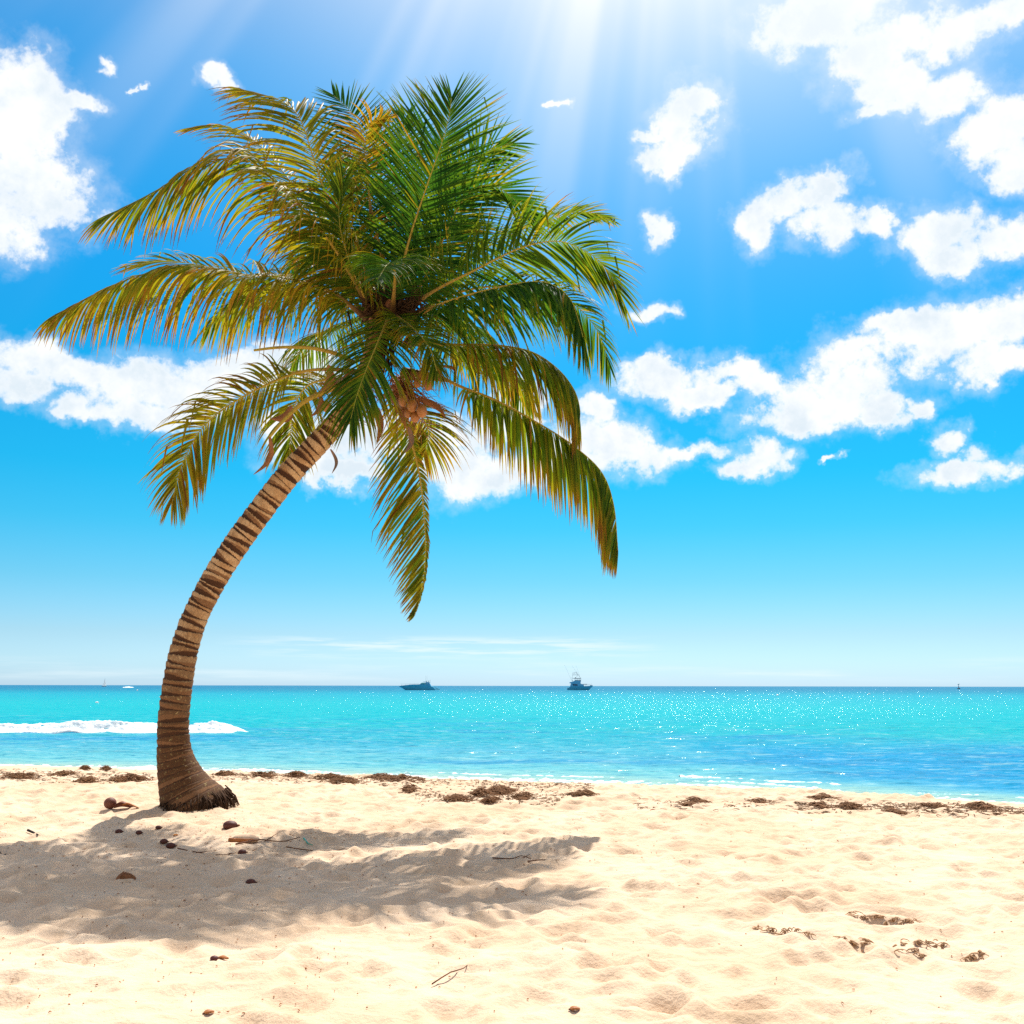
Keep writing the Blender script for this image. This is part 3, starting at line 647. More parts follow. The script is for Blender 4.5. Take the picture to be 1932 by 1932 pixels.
frond('low left frond with a yellow midrib drooping beside the trunk', [(690,705,-.1),(626,697,-.3),(562,703,-.4),(486,734,-.6),(416,776,-.7),(374,818,-.8),(342,880,-.8),(325,945,-.8)], n=92, L=1.0, start=.3, droop=.4, hue=.60, tiphue=.1, side=60, dih=.0)
frond(None, [(668,720,.5),(620,716,.9),(580,728,1.2),(556,765,1.4),(548,820,1.5),(546,862,1.5)], n=70, L=1.0, start=.2, droop=.6, hue=.55, side=10, tiphue=.2)
frond('frond hanging towards the beach in front of the crown', [(736,592,-.3),(722,625,-.9),(706,662,-1.4),(690,700,-1.7),(674,745,-1.9),(662,790,-2.0)], n=104, L=1.25, start=.03, droop=.38, hue=.36, side=3, spread=.80, dih=-.05, tiphue=.35, rad=.026, wid=.03)
frond(None, [(745,595,-.4),(770,612,-.9),(792,632,-1.3),(812,660,-1.5),(824,700,-1.6)], n=84, L=.82, start=.03, droop=.5, hue=.42, side=20, spread=.9, tiphue=.35, rad=.024, wid=.03)
frond(None, [(728,590,.6),(690,520,1.2),(650,470,1.8),(610,450,2.3),(570,470,2.6),(545,510,2.7)], L=1.1, droop=.5, hue=.3, dih=-.2)
frond(None, [(740,590,-.4),(745,530,-1.0),(742,500,-1.6),(730,500,-2.2),(712,530,-2.7)], n=60, L=.9, droop=.6, hue=.25)
frond(None, [(725,600,.4),(690,600,1.2),(640,620,1.9),(590,640,2.4),(550,690,2.7)], n=76, L=1.1, droop=.8, hue=.35, dih=-.3)
frond(None, [(750,600,.4),(790,590,1.2),(840,600,1.9),(890,620,2.4),(930,670,2.7)], n=76, L=1.1, droop=.8, hue=.25, dih=-.3)

# bare petioles on the left
def petiole(pts, lab, r0=.035, r1=.02):
    mb = MB(); C = crom([P3(*p) for p in pts], 30); mb.tube(C, [r0+(r1-r0)*i/29 for i in range(30)], 8)
    o = mb.build('leaf_stalk', RIB, palm, attrs={'ripeness': np.repeat(np.linspace(.1, .5, 30), 8)}); o['label'] = lab; return part_root(palm, o)
petiole([(668,684,-.1),(633,667,-.2),(590,657,-.3),(556,655,-.35),(520,656,-.4),(479,661,-.4)], 'bare yellow leaf stalk broken off on the left', .034, .016)
st = petiole([(655,728,-.2),(626,734,-.35),(574,758,-.5),(532,797,-.6),(509,824,-.6)], 'bent leaf stalk ending in a dry brown strip', .045, .018)
HUSK = flatmat('dry_sheath', (.30,.12,.045), .6, .3, .55, 14, .3)
NUT = flatmat('dry_coconut', (.36,.14,.035), .4, .45, .4, 10, .2)
GREY = flatmat('grey_sheath', (.24,.15,.10), .8, .2, .4, 14, .3)
def sheath(p0, p1, wdt, m, name='dry_sheath', parent=palm, curl=.5, bend=.06, flat=False):
    A = Vector(p0); B = Vector(p1); ax = (B-A); L_ = ax.length; t = ax.normalized()
    s_ = t.cross(Vector((0,0,1)) if flat else Vector((0,1,0))); s_ = s_.normalized() if s_.length > .1 else Vector((1,0,0)); nn = s_.cross(t)
    V = []; Fc = []; NL = 16; NW = 6
    for side_ in (1, -1):
        for i in range(NL+1):
            u = i/NL; c = A+ax*u+s_*(bend*math.sin(u*PI))+nn*(bend*.7*math.sin(u*PI*1.3))
            w = wdt*(math.sin(PI*min(1, u*.92+.08)**.8)**.8+.04)
            for j in range(NW+1):
                v = j/NW*2-1; V.append(c+s_*(w*v)+nn*(w*curl*(v*v-1)+.004*side_))
    st_ = (NL+1)*(NW+1)
    for i in range(NL):
        for j in range(NW):
            o = i*(NW+1)+j; Fc.append((o, o+1, o+NW+2, o+NW+1)); o += st_; Fc.append((o, o+NW+1, o+NW+2, o+1))
    for i in range(NL):
        for j in (0, NW):
            o = i*(NW+1)+j; Fc.append((o, o+NW+1, o+NW+1+st_, o+st_))
    return mesh_obj(name, V, Fc, m, parent)
for (x1, y1, x2, y2, w, mm, dz) in [(622,690,603,745,.055,HUSK,-.4),(604,744,587,788,.045,HUSK,-.35),(707,762,711,840,.045,HUSK,-.3),(624,848,627,895,.022,GREY,-.25),
        (787,752,841,787,.045,HUSK,-.5),(722,745,768,783,.045,GREY,-.55),(772,806,762,858,.035,GREY,-.5),(832,690,862,707,.022,HUSK,-.4),(760,712,848,722,.06,HUSK,-.3),
        (738,728,795,770,.05,HUSK,-.45),(650,715,612,700,.04,GREY,-.3),(660,705,600,725,.045,HUSK,-.1),(645,740,650,790,.03,HUSK,-.2),(700,600,690,670,.06,HUSK,-.35),(735,600,742,560,.05,HUSK,-.4),(748,722,758,800,.04,HUSK,-.6)]:
    sheath(P3(x1, y1, dz), P3(x2, y2, dz-.05), w, mm)
sheath(P3(509,824,-.6), P3(480,897,-.6), .035, HUSK, 'dry_strip', st, bend=.09)
sheath(P3(552,768,-.45), P3(513,792,-.45), .07, HUSK, 'dry_strip', st)
for (x, y, r, dz) in [(617,768,.062,-.35),(761,756,.066,-.9),(778,766,.07,-.95),(796,776,.068,-1.0),(783,787,.06,-.9),(808,727,.06,-.9),(787,723,.05,-.8),(770,780,.05,-.9)]:
    mb = MB(); c = P3(x, y, dz); mb.ball(c, (r, r, r*1.25), 16, 12); o = mb.build('coconut', NUT, palm); part_root(palm, o)
    cp = MB(); cp.ball(c+Vector((0,0,r*1.12)), (r*.5, r*.5, r*.24), 8, 5); cp.build('calyx', GREY, o)
fb = MB()
def strand(a, b, sag, r=.004):
    a = Vector(a); b = Vector(b); mid = (a+b)/2+Vector((random.uniform(-.08,.08), random.uniform(-.08,.08), sag+random.uniform(-.05,.05)))
    fb.tube(crom([a, mid, b], 6), [r*1.6, r*1.4, r*1.2, r, r*.8, r*.5], 4)
for i in range(190):
    x = random.gauss(775, 30); y = random.gauss(745, 25); a = P3(random.uniform(735, 775), random.uniform(700, 745), random.uniform(-.6, 0))
    strand(a, P3(x+random.uniform(-8, 20), y+random.uniform(0, 60), random.uniform(-.8, -.2)), random.uniform(-.08, .06), random.uniform(.003, .006))
for i in range(60):
    a = P3(random.uniform(655, 690), random.uniform(690, 745), random.uniform(-.3, .1)); strand(a, P3(random.uniform(600, 660), random.uniform(720, 790), random.uniform(-.4, 0)), -.04, .004)
for i in range(170):   # ragged fibre round the top of the trunk
    x = random.uniform(648, 712); y = 770-(x-648)*.35+random.uniform(-25, 25); a = P3(x, y, -.17)
    strand(a, a+Vector((random.uniform(-.10, .16), random.uniform(-.1, .05), random.uniform(-.22, .02))), -.02, .004)
fb.build('flower_stalks', flatmat('stalk_fibre', (.33,.13,.04), .8, .2, .4, 9), palm)
hb = MB()
for i in range(900):   # extra fibre round the bud, coloured dark to imitate the shaded crown heart
    q = random.random(); a = P3(random.gauss(738, 22), random.gauss(588, 16), random.uniform(-.45, .15)); d_ = Vector((random.gauss(0, .12), random.gauss(-.04, .06), random.gauss(-.02, .14))); hb.tube([a, a+d_], [.016, .006], 4)
for i in range(420):   # hanging fibre matting at the heart of the crown
    a = P3(random.uniform(692, 745), random.uniform(570, 690), random.uniform(-.35, .1)); hb.tube([a, a+Vector((random.uniform(-.06,.06), random.uniform(-.05,.05), -random.uniform(.08,.28)))], [.010, .004], 4)
hb.build('fibre_matting', flatmat('fibre', (.07,.035,.016), .9, .1, .7, 9), palm)

# ------------------------------------------------------------------ the boats
HULL = flatmat('boat_gelcoat', (.05,.36,.54), .35, .5, .10, 1.2)  # blue shade of backlit white boats put into the colour, superstructure too
SUP = flatmat('boat_superstructure', (.05,.36,.58), .35, .5, .10, 1.2)
DARK = flatmat('boat_dark_trim', (.01,.055,.10), .3, .5, .2, 2)
GLS = flatmat('boat_window', (.02,.30,.34), .1, .6, .1, 2)
PALE = flatmat('boat_pale', (.55,.62,.64), .4, .4, .1, 2)
def hull_loft(stations):        # stations: x, half beam at deck, half beam at water, z deck, z keel
    V = []; Fc = []; n = 9
    for (x, bd, bw_, zd, zk) in stations:
        for j in range(n):
            t = j/(n-1)*2-1; s_ = abs(t); sg = 1 if t >= 0 else -1
            y = sg*(bw_*min(1, s_/.45) if s_ < .45 else bw_+(bd-bw_)*(s_-.45)/.55)
            z = zk if s_ < .45 else zk+(zd-zk)*((s_-.45)/.55)
            V.append((x, y, z))
    for i in range(len(stations)-1):
        for j in range(n-1): Fc.append((i*n+j, (i+1)*n+j, (i+1)*n+j+1, i*n+j+1))
        Fc.append((i*n+n-1, (i+1)*n+n-1, (i+1)*n, i*n))          # deck
    Fc.append(tuple(range(n))[::-1]); k = len(stations)-1; Fc.append(tuple(k*n+j for j in range(n)))
    return V, Fc
def extr(poly, w, w2=None):     # side profile extruded to a width, tucked in at the top
    n = len(poly); zs = [p[1] for p in poly]; z0, z1 = min(zs), max(zs); w2 = w2 or w*.8
    def hw(z): return w/2+(w2-w)/2*((z-z0)/max(z1-z0, 1e-6))
    V = [(x, -hw(z), z) for x, z in poly]+[(x, hw(z), z) for x, z in poly]
    Fc = [tuple(range(n)), tuple(range(2*n-1, n-1, -1))]+[(i, i+n, (i+1)%n+n, (i+1)%n) for i in range(n)]
    return V, Fc
def boat(name, px0, px1, py, label, cat):
    a = ground(px0, py, SEA); b = ground(px1, py, SEA)
    r = empty(name, ((a.x+b.x)/2, (a.y+b.y)/2, SEA)); r['_o'] = (0,0,0); tag(r, label, cat); return r, (b-a).length
def bp_(name, VF, m, par, smooth=False):
    mb = MB()
    if isinstance(VF, MB): mb = VF
    else: mb.add(*VF)
    o = mb.build(name, m, None, smooth); o.parent = par; return o
HY = 1294.3
# motor yacht: bow to the left; drawn 0..1900 px of a close view, 1 px = 16 m / 1540
r, Lb = boat('motor_yacht', 755, 828, 1302, 'low streamlined motor yacht with raked cabin lying at anchor near the horizon', 'yacht')
k = Lb/1540.0
def yx(x): return (x-940)*k
def yz(y): return (1025-y)*k
h = bp_('hull', hull_loft([(yx(165), .1, .05, yz(880), yz(910)), (yx(230), .5, .12, yz(862), yz(925)), (yx(330), 1.0, .35, yz(850), yz(985)), (yx(420), 1.35, .6, yz(840), yz(1030)), (yx(640), 1.9, 1.2, yz(815), -.3),
    (yx(900), 2.2, 1.7, yz(812), -.3), (yx(1150), 2.2, 1.9, yz(815), -.3), (yx(1370), 2.2, 1.9, yz(880), -.3), (yx(1480), 2.1, 1.9, yz(915), -.3), (yx(1530), 2.0, 1.8, yz(985), -.3)]), HULL, r)
for x, y in ((325,886),(372,886),(553,886),(630,886),(800,892),(900,896),(992,904)):
    mb = MB(); bw2 = np.interp(x, [330, 640, 900], [.9, 1.80, 2.12]); mb.ball((yx(x), -bw2*.985, yz(y)), (.17, .10, .07), 8, 5); bp_('porthole', mb, DARK, h, True)
mb = MB(); mb.box((yx(950), 0, .03), ((1530-420)*k, 3.9, .16)); bp_('boot_stripe', mb, DARK, h)
c_ = bp_('cabin', extr([(yx(920), yz(815)), (yx(985), yz(788)), (yx(1175), yz(800)), (yx(1180), yz(715)), (yx(1215), yz(715)), (yx(1290), yz(745)), (yx(1340), yz(800)), (yx(1385), yz(885)), (yx(1200), yz(885))], 3.2), SUP, r)
bp_('windscreen', extr([(yx(960), yz(795)), (yx(1030), yz(748)), (yx(1175), yz(755)), (yx(1172), yz(795))], 3.3, 3.1), GLS, c_)
bp_('side_window', extr([(yx(1225), yz(745)), (yx(1262), yz(800)), (yx(1250), yz(800)), (yx(1212), yz(745))], 3.35, 3.3), PALE, c_)
bp_('hardtop', extr([(yx(1050), yz(722)), (yx(1110), yz(708)), (yx(1340), yz(730)), (yx(1345), yz(745)), (yx(1180), yz(735))], 3.0), SUP, r)
mb = MB(); mb.ball((yx(1195), -.3, yz(690)), (.28, .28, .16), 10, 6); bp_('radar', mb, DARK, r, True)
mb = MB(); mb.ball((yx(1275), .3, yz(690)), (.2, .2, .25), 10, 6); bp_('satellite_dome', mb, DARK, r, True)
for x, y in ((1165,470),(1215,460)):
    mb = MB(); mb.tube([(yx(x), .5, yz(710)), (yx(x-4), .5, yz(y))], [.03, .015], 5); bp_('antenna', mb, DARK, r)
mb = MB(); mb.tube([(yx(1335), 0, yz(735)), (yx(1335), 0, yz(625))], .03, 5); mb.box((yx(1326), 0, yz(680)), (.2, .03, .14)); bp_('light_mast', mb, DARK, r)
mb = MB()
for sg in (-1, 1):
    mb.tube([(yx(215), sg*.5, yz(800)), (yx(500), sg*1.55, yz(790)), (yx(900), sg*2.05, yz(775))], .02, 4)
    for x, bq in ((260, .6), (400, 1.2), (560, 1.65), (740, 1.9), (890, 2.05)): mb.tube([(yx(x), sg*bq, yz(850-(x-260)*.05)), (yx(x), sg*bq, yz(797-(x-260)*.03))], .018, 4)
bp_('railing', mb, DARK, r)
mb = MB(); mb.box((yx(1580), 0, yz(1000)), (150*k, 3.4, .14)); mb.tube([(yx(1500), 0, yz(930)), (yx(1700), 0, yz(1010))], .1, 6); bp_('swim_platform', mb, DARK, r)
mb = MB(); mb.tube([(yx(250), 0, yz(850)), (yx(175), 0, yz(905))], [.06, .12], 6); bp_('anchor', mb, DARK, r)

# sport fishing boat: bow to the right
r, Lb = boat('fishing_boat', 1071.5, 1115.5, 1302, 'tall sport fishing boat with flybridge, tuna tower and outrigger poles', 'boat')
k = Lb/790.0
def yx(x): return (x-560)*k
def yz(y): return (1705-y)*k
h = bp_('hull', hull_loft([(yx(178), 1.9, 1.7, yz(1635), -.3), (yx(230), 1.9, 1.7, yz(1628), -.3), (yx(300), 1.95, 1.7, yz(1590), -.3), (yx(560), 1.95, 1.5, yz(1592), -.3), (yx(720), 1.6, .9, yz(1590), -.3), (yx(850), .9, .25, yz(1578), yz(1700)),
    (yx(910), .45, .1, yz(1568), yz(1640)), (yx(960), .12, .04, yz(1562), yz(1590))]), HULL, r)
mb = MB(); mb.box((yx(500), 0, .03), (640*k, 3.4, .14)); bp_('boot_stripe', mb, DARK, h)
c_ = bp_('cabin', extr([(yx(270), yz(1595)), (yx(300), yz(1500)), (yx(590), yz(1500)), (yx(600), yz(1520)), (yx(670), yz(1530)), (yx(690), yz(1595))], 3.2, 2.8), SUP, r)
bp_('window', extr([(yx(335), yz(1525)), (yx(480), yz(1530)), (yx(500), yz(1570)), (yx(360), yz(1568))], 3.25, 3.2), DARK, c_)
f_ = bp_('flybridge', extr([(yx(250), yz(1500)), (yx(262), yz(1470)), (yx(370), yz(1445)), (yx(400), yz(1425)), (yx(600), yz(1432)), (yx(580), yz(1505))], 2.9, 2.7), SUP, r)
bp_('canopy', extr([(yx(325), yz(1352)), (yx(330), yz(1348)), (yx(430), yz(1345)), (yx(600), yz(1345)), (yx(605), yz(1360)), (yx(440), yz(1363))], 2.6, 2.4), DARK, r)
for x in (330, 415, 500, 555, 600):
    for sg in (-1, 1): mb = MB(); mb.tube([(yx(x if x > 330 else 345), sg*1.2, yz(1432)), (yx(x), sg*1.15, yz(1352))], .035, 4); bp_('canopy_post', mb, DARK, f_)
bp_('bridge_screen', extr([(yx(420), yz(1432)), (yx(595), yz(1432)), (yx(595), yz(1395)), (yx(425), yz(1395))], 2.35, 2.3), PALE, f_)
mb = MB()
for sg in (-1, 1):
    for a, b in (((330,1350),(370,1170)), ((590,1350),(490,1190)), ((350,1260),(540,1260)), ((365,1225),(515,1225)), ((480,1300),(505,1225)), ((365,1170),(360,1240))):
        mb.tube([(yx(a[0]), sg*1.0, yz(a[1])), (yx(b[0]), sg*.6, yz(b[1]))], .028, 4)
mb.box((yx(440), 0, yz(1228)), (150*k, 1.2, .05)); bp_('tuna_tower', mb, DARK, r)
mb = MB(); mb.box((yx(441), 0, yz(1172)), (72*k, 1.1, .12)); [mb.tube([(yx(x), y, yz(1172)), (yx(x), y, yz(1228))], .03, 4) for x in (415, 470) for y in (-.5, .5)]; bp_('tower_top', mb, DARK, r)
for a, b, y in (((320,1420),(100,950),-1.2), ((500,1210),(330,960),.9), ((590,1350),(460,960),.9)):
    mb = MB(); mb.tube([(yx(a[0]), y, yz(a[1])), (yx(b[0]), y*1.6, yz(b[1]))], [.035, .015], 5); bp_('outrigger', mb, DARK, r)
mb = MB(); mb.box((yx(440), 0, yz(1330)), (30*k, .4, .35)); bp_('instrument_box', mb, DARK, r); mb = MB(); mb.ball((yx(345), -.6, yz(1430)), (.14, .14, .3), 8, 6); bp_('search_light', mb, DARK, r)
mb = MB(); mb.box((yx(730), 0, yz(1530)), (130*k, 1.1, .28)); [mb.tube([(yx(x), -.3, yz(1530)), (yx(x), -.3, yz(1590))], .05, 5) for x in (690, 740, 780)]; bp_('deck_tender', mb, DARK, r)
mb = MB()
for sg in (-1, 1):
    mb.tube([(yx(820), sg*1.0, yz(1535)), (yx(940), sg*.2, yz(1515))], .025, 4)
    for x in (820, 880, 935): mb.tube([(yx(x), sg*np.interp(x, [820, 935], [1.0, .2]), yz(1575)), (yx(x), sg*np.interp(x, [820, 935], [1.0, .2]), yz(1530))], .02, 4)
mb.box((yx(905), 0, yz(1560)), (36*k, .3, .3)); bp_('bow_rail', mb, DARK, r)

SAILM = flatmat('sail_cloth', (.85,.85,.83), .7, .2, .03, 1)
_g = NT(SAILM.node_tree); _t = _g.n('ShaderNodeBsdfTranslucent'); _t.inputs[0].default_value = (.9,.9,.88,1); _a = _g.n('ShaderNodeMixShader'); _a.inputs[0].default_value = .5
_b = SAILM.node_tree.nodes['Principled BSDF']; _g.l(_b.outputs[0], _a.inputs[1]); _g.l(_t.outputs[0], _a.inputs[2]); _g.l(_a.outputs[0], SAILM.node_tree.nodes['Material Output'].inputs[0])

p = ground(196.5, 1294.6, SEA); YS = 1500.0; p = at(196.5, 1294.4, YS); p.z = SEA
r = empty('sailboat', p); r['_o'] = (0,0,0); tag(r, 'tiny white sailing boat far away at the left of the horizon', 'sailboat')
sk_ = YS/F
bp_('hull', hull_loft([(-4.2*sk_, 1.2, .9, .9, -.2), (0, 1.5, 1.1, .8, -.2), (3*sk_, 1.0, .5, 1.0, -.2), (4.6*sk_, .1, .05, 1.3, .7)]), PALE, r)
bp_('mainsail', ([(-3*sk_, 0, 1.2), (.6*sk_, .02, 1.2), (.7*sk_, .02, 11.5), (-3*sk_, .5, 1.5), (.6*sk_, .1, 1.4), (.7*sk_, .1, 11.4)], [(0,1,2),(3,5,4),(0,2,5,3),(0,3,4,1),(1,4,5,2)]), SAILM, r)
bp_('jib', ([(1.0*sk_, 0, 1.2), (4.2*sk_, 0, 1.4), (.9*sk_, 0, 9.0), (1.0*sk_, .4, 1.2), (4.2*sk_, .1, 1.4), (.9*sk_, .1, 9.0)], [(0,1,2),(3,5,4),(0,2,5,3),(0,3,4,1),(1,4,5,2)]), SAILM, r)
mb = MB(); mb.tube([(.75*sk_, .05, .8), (.75*sk_, .05, 12.2)], .12, 6); bp_('mast', mb, PALE, r)
# channel buoy far right
p = at(1809, 1300.6, 900); p.z = SEA
r = empty('channel_buoy', p); r['_o'] = (0,0,0); tag(r, 'small marker buoy at the right of the horizon', 'buoy')
mb = MB(); mb.tube([(0,0,-.2),(0,0,.8),(0,0,1.0)], [1.1, 1.2, .8], 12); bp_('float', mb, DARK, r, True)
mb = MB(); mb.tube([(0,0,1.0),(0,0,4.0)], [.3, .15], 8); bp_('post', mb, DARK, r, True)
mb = MB(); mb.ball((0,0,4.3), (.8,.8,.6), 12, 8); bp_('top_mark', mb, PALE, r, True)

# ------------------------------------------------------------------ drift seaweed, twigs, leaves
WEED = flatmat('seaweed', (.21,.10,.042), .8, .2, .8, 7)
WEED2 = flatmat('seaweed_dark', (.17,.09,.042), .8, .2, .8, 7)
TWIG = flatmat('twig', (.16,.07,.035), .8, .2, .5, 9)
LEAFD = flatmat('dead_leaf', (.36,.13,.035), .6, .3, .5, 12)
def strip(mb, c, yaw, L_, w, lift, curl):
    n = 4; V = []; Fc = []
    for i in range(n+1):
        u = i/n-.5; a = yaw+curl*u; x = c[0]+math.cos(a)*L_*u; y = c[1]+math.sin(a)*L_*u
        z = c[2]+lift*(.25-u*u)*4+.004; ww = w*(1-(2*u)**2*.8)*.5
        V += [(x-math.sin(a)*ww, y+math.cos(a)*ww, z), (x, y, z+ww*.6+.003), (x+math.sin(a)*ww, y-math.cos(a)*ww, z)]
    for i in range(n):
        o = i*3; Fc += [(o, o+1, o+4, o+3), (o+1, o+2, o+5, o+4), (o, o+3, o+5, o+2)]
    mb.add(V, Fc)
def weed_clump(px, py, wpx, dep, hgt, label, n=150, m=WEED, grp='seaweed clumps washed up on the sand'):
    dep *= .75; wpx *= .85; hgt *= .8
    if px > 1200: wpx *= .8; hgt *= .55; n = int(n*.7)
    c = on_sand(px, py); w = wpx*c.y/F/2; rg = random.Random(int(px*7+py))
    mb = MB(); 
    # lumpy core
    NX, NY = 22, 8; V = []; Fc = []
    for i in range(NX):
        for j in range(NY):
            u = i/(NX-1)*2-1; v = j/(NY-1)*2-1; x = c.x+u*w*.9; y = c.y+v*dep*.9
            e = max(0, 1-u*u-v*v*.9); bmp = float(vnoise(np.array([x*5.]), np.array([y*6.]), 41)[0])
            V.append((x, y, sand_z(x, y)-.012+e**.6*hgt*.5*(.30+1.2*bmp)))
    for i in range(NX-1):
        for j in range(NY-1): o = i*NY+j; Fc.append((o, o+NY, o+NY+1, o+1))
    mb.add(V, Fc)
    for i in range(n):
        u = rg.gauss(0, .50); v = rg.gauss(0, .62); x = c.x+u*w; y = c.y+v*dep; e = max(0, 1-u*u-v*v)
        strip(mb, (x, y, sand_z(x, y)+e**.6*hgt*rg.uniform(.3, 1.1)), rg.uniform(0, PI) if rg.random() < .5 else rg.gauss(0, .35), rg.uniform(.06, .22), rg.uniform(.008, .024), rg.uniform(0, .04), rg.uniform(-2.5, 2.5))
    o = mesh_obj('seaweed_clump', np.array(mb.V)-np.array(tuple(c)), mb.F, m, None, True); o.location = c
    tag(o, label, 'seaweed', grp); return o
WL = [(500,1466,70,.35,.09,'bushy brown seaweed clump just right of the palm trunk at the tide line'),
 (425,1463,40,.25,.07,'small seaweed clump touching the palm trunk on its right side'),
 (560,1463,40,.25,.07,'short dark seaweed tuft between two larger clumps right of the trunk'),
 (620,1468,75,.3,.08,'broad flat seaweed clump between the palm trunk and the long tangled mat'),
 (650,1476,60,.3,.08,'seaweed clump lying just in front of the broad flat one'),
 (755,1473,105,.4,.10,'long tangled seaweed mat with pale stalks, largest on the tide line'),
 (717,1466,50,.2,.05,'thin weed ridge touching the left end of the long tangled mat'),
 (772,1492,34,.25,.07,'small round seaweed clump alone in front of the long mat'),
 (860,1511,50,.3,.08,'reddish seaweed clump leftmost of the inner row on mid beach'),
 (905,1501,38,.3,.09,'dark seaweed heap left of the paired clumps on mid beach'),
 (943,1500,48,.35,.09,'dark mounded clump in the middle of the inner seaweed row'),
 (950,1492,50,.2,.06,'narrow clump behind the middle mound of the inner row'),
 (985,1507,34,.2,.05,'thin flat seaweed strip at the right end of the inner row'),
 (924,1514,30,.2,.06,'low clump in front of the dark mounds on mid beach'),
 (1098,1500,52,.15,.03,'thin scattered line of weed halfway between the mid beach clumps and the frame edge'),
 (255,1472,56,.3,.08,'rounded seaweed clump behind the trunk on its left side'),
 (222,1475,26,.25,.06,'small pale seaweed tuft left of the rounded clump behind the trunk'),
 (163,1474,40,.25,.05,'low weed clump on the left beach with sand over it'),
 (120,1462,48,.25,.05,'weed clump on the crest of the left beach'),
 (40,1466,70,.25,.05,'weed clump nearest the left edge of the beach'),
 (160,1453,14,.15,.10,'small dark lump standing up at the water edge on the left'),
 (200,1453,16,.15,.08,'second dark lump at the water edge, right of the smaller one'),
 (1315,1513,44,.2,.05,'weed clump leftmost of those on the right half of the beach'),
 (1300,1521,36,.2,.03,'sparse weed scrap in front of the leftmost right hand clump'),
 (1430,1516,44,.2,.04,'sparse weed clump right of the leftmost right hand pair'),
 (1550,1506,60,.2,.05,'forked twiggy weed clump near the water on the right'),
 (1608,1524,56,.25,.07,'darkest matted clump in the right hand weed band'),
 (1545,1521,40,.2,.04,'flat clump left of the darkest matted one in the right band'),
 (1690,1535,30,.2,.03,'small weed scrap in front of the right hand band'),
 (1760,1523,60,.25,.06,'matted weed clump in the right band near the right edge'),
 (1850,1525,70,.25,.07,'thick weed clump close to the right edge of the beach'),
 (1380,1695,0,0,0,'')]
for q in WL[:-1]:
    weed_clump(*q[:5], q[5], n=int(90+q[2]*2.6), m=WEED)
# uncountable scraps
lit = MB(); rg = random.Random(77)
def scraps(n, x0_, y0_, x1_, y1_, sy, lo, hi):
    for i in range(n):
        t = rg.random(); px = x0_+(x1_-x0_)*t; py = y0_+(y1_-y0_)*t+rg.gauss(0, sy)
        c = ground(px, py, 0)
        if c.y > 24 or c.y < 0: continue
        c = on_sand(px, py)
        strip(lit, (c.x, c.y, c.z), rg.uniform(0, PI), rg.uniform(lo, hi), rg.uniform(.006, .02), rg.uniform(0, .02), rg.uniform(-2, 2))
scraps(260, 1200, 1514, 1932, 1528, 6, .05, .2); scraps(520, 1500, 1518, 1960, 1530, 5, .05, .2); scraps(1100, 400, 1463, 1120, 1482, 5, .04, .14)
scraps(420, 780, 1500, 1060, 1506, 6, .04, .13); scraps(300, 0, 1458, 290, 1466, 5, .05, .16); scraps(200, -20, 1466, 290, 1474, 4, .05, .16)
o = lit.build('seaweed_scraps', WEED2, None); tag(o, 'scattered crumbs of dry seaweed strewn over the sand', 'seaweed', kind='stuff')
lit = MB(); rg = random.Random(9)
for (x0_, y0_, x1_, y1_, n_) in ((1600,1724,1668,1728,46),(1668,1728,1735,1738,40),(1690,1742,1735,1738,14),(1424,1748,1460,1756,16),(1455,1757,1506,1757,26),(1520,1755,1545,1756,8),(1580,1766,1640,1778,40),(1700,1776,1790,1778,40),(1690,1792,1750,1794,22),(1800,1800,1860,1802,20)):
    scraps(int(n_*.6), x0_, y0_, x1_, y1_, 1.6, .03, .10)
tag(lit.build('damp_smears', flatmat('damp_smear', (.42,.26,.15), .9, .1, .4, 10), None), 'flat tan strips standing for damp brown smears in hollows of the sand at the right', 'litter', kind='stuff')  # tan strips stand in for wet brown hollows in the sand
lit = MB()
for i in range(700):
    px = rg.uniform(0, 1932); py = 1530+380*rg.random()**1.3 if rg.random() < .6 else rg.gauss(1590, 30)
    if px > 900 and rg.random() < .6: px = rg.gauss(420, 260)
    if py < 1500 or px < -80: continue
    c = on_sand(px, py)
    strip(lit, (c.x, c.y, c.z), rg.uniform(0, PI), rg.uniform(.010, .030)*(1 if py < 1700 else .6), rg.uniform(.004, .009), rg.uniform(0, .004), rg.uniform(-1, 1))
o = lit.build('leaf_crumbs', LEAFD, None); tag(o, 'fine reddish crumbs of dead leaf sprinkled over the sand', 'litter', kind='stuff')

def twig(pxs, label, r=.008, m=TWIG, name='fallen_twig', cat='twig', branches=()):
    P = [on_sand(x, y)+Vector((0,0,.012+random.uniform(0, .02))) for x, y in pxs]
    o = root(name, P[0], label, cat); mb = MB(); C = crom(P, 12); mb.tube(C, [r*(1-.6*i/11) for i in range(12)], 6)
    mb.build('stem', m, o)
    for b in branches:
        Q = [on_sand(x, y)+Vector((0,0,.015)) for x, y in b]; mb = MB(); mb.tube(crom(Q, 6), [r*.6*(1-.5*i/5) for i in range(6)], 5); mb.build('branch', m, o)
    return o
twig([(870,1590),(905,1586),(950,1580),(975,1577)], 'long thin twig across the dappled shade below the palm', .008, branches=[[(905,1586),(940,1572)],[(950,1580),(965,1585)]]) if False else None
twig([(445,1594),(490,1588),(530,1583),(566,1580)], 'long twig lying right of the pale husk under the palm', .010, branches=[[(500,1587),(525,1573)],[(530,1583),(545,1588)]])
twig([(335,1606),(370,1609),(415,1613),(445,1610)], 'curved dark twig in the shade left of centre', .007, branches=[[(370,1609),(400,1603)]])
twig([(432,1611),(470,1604),(485,1600)], 'short dark twig touching the curved one in the shade', .006)
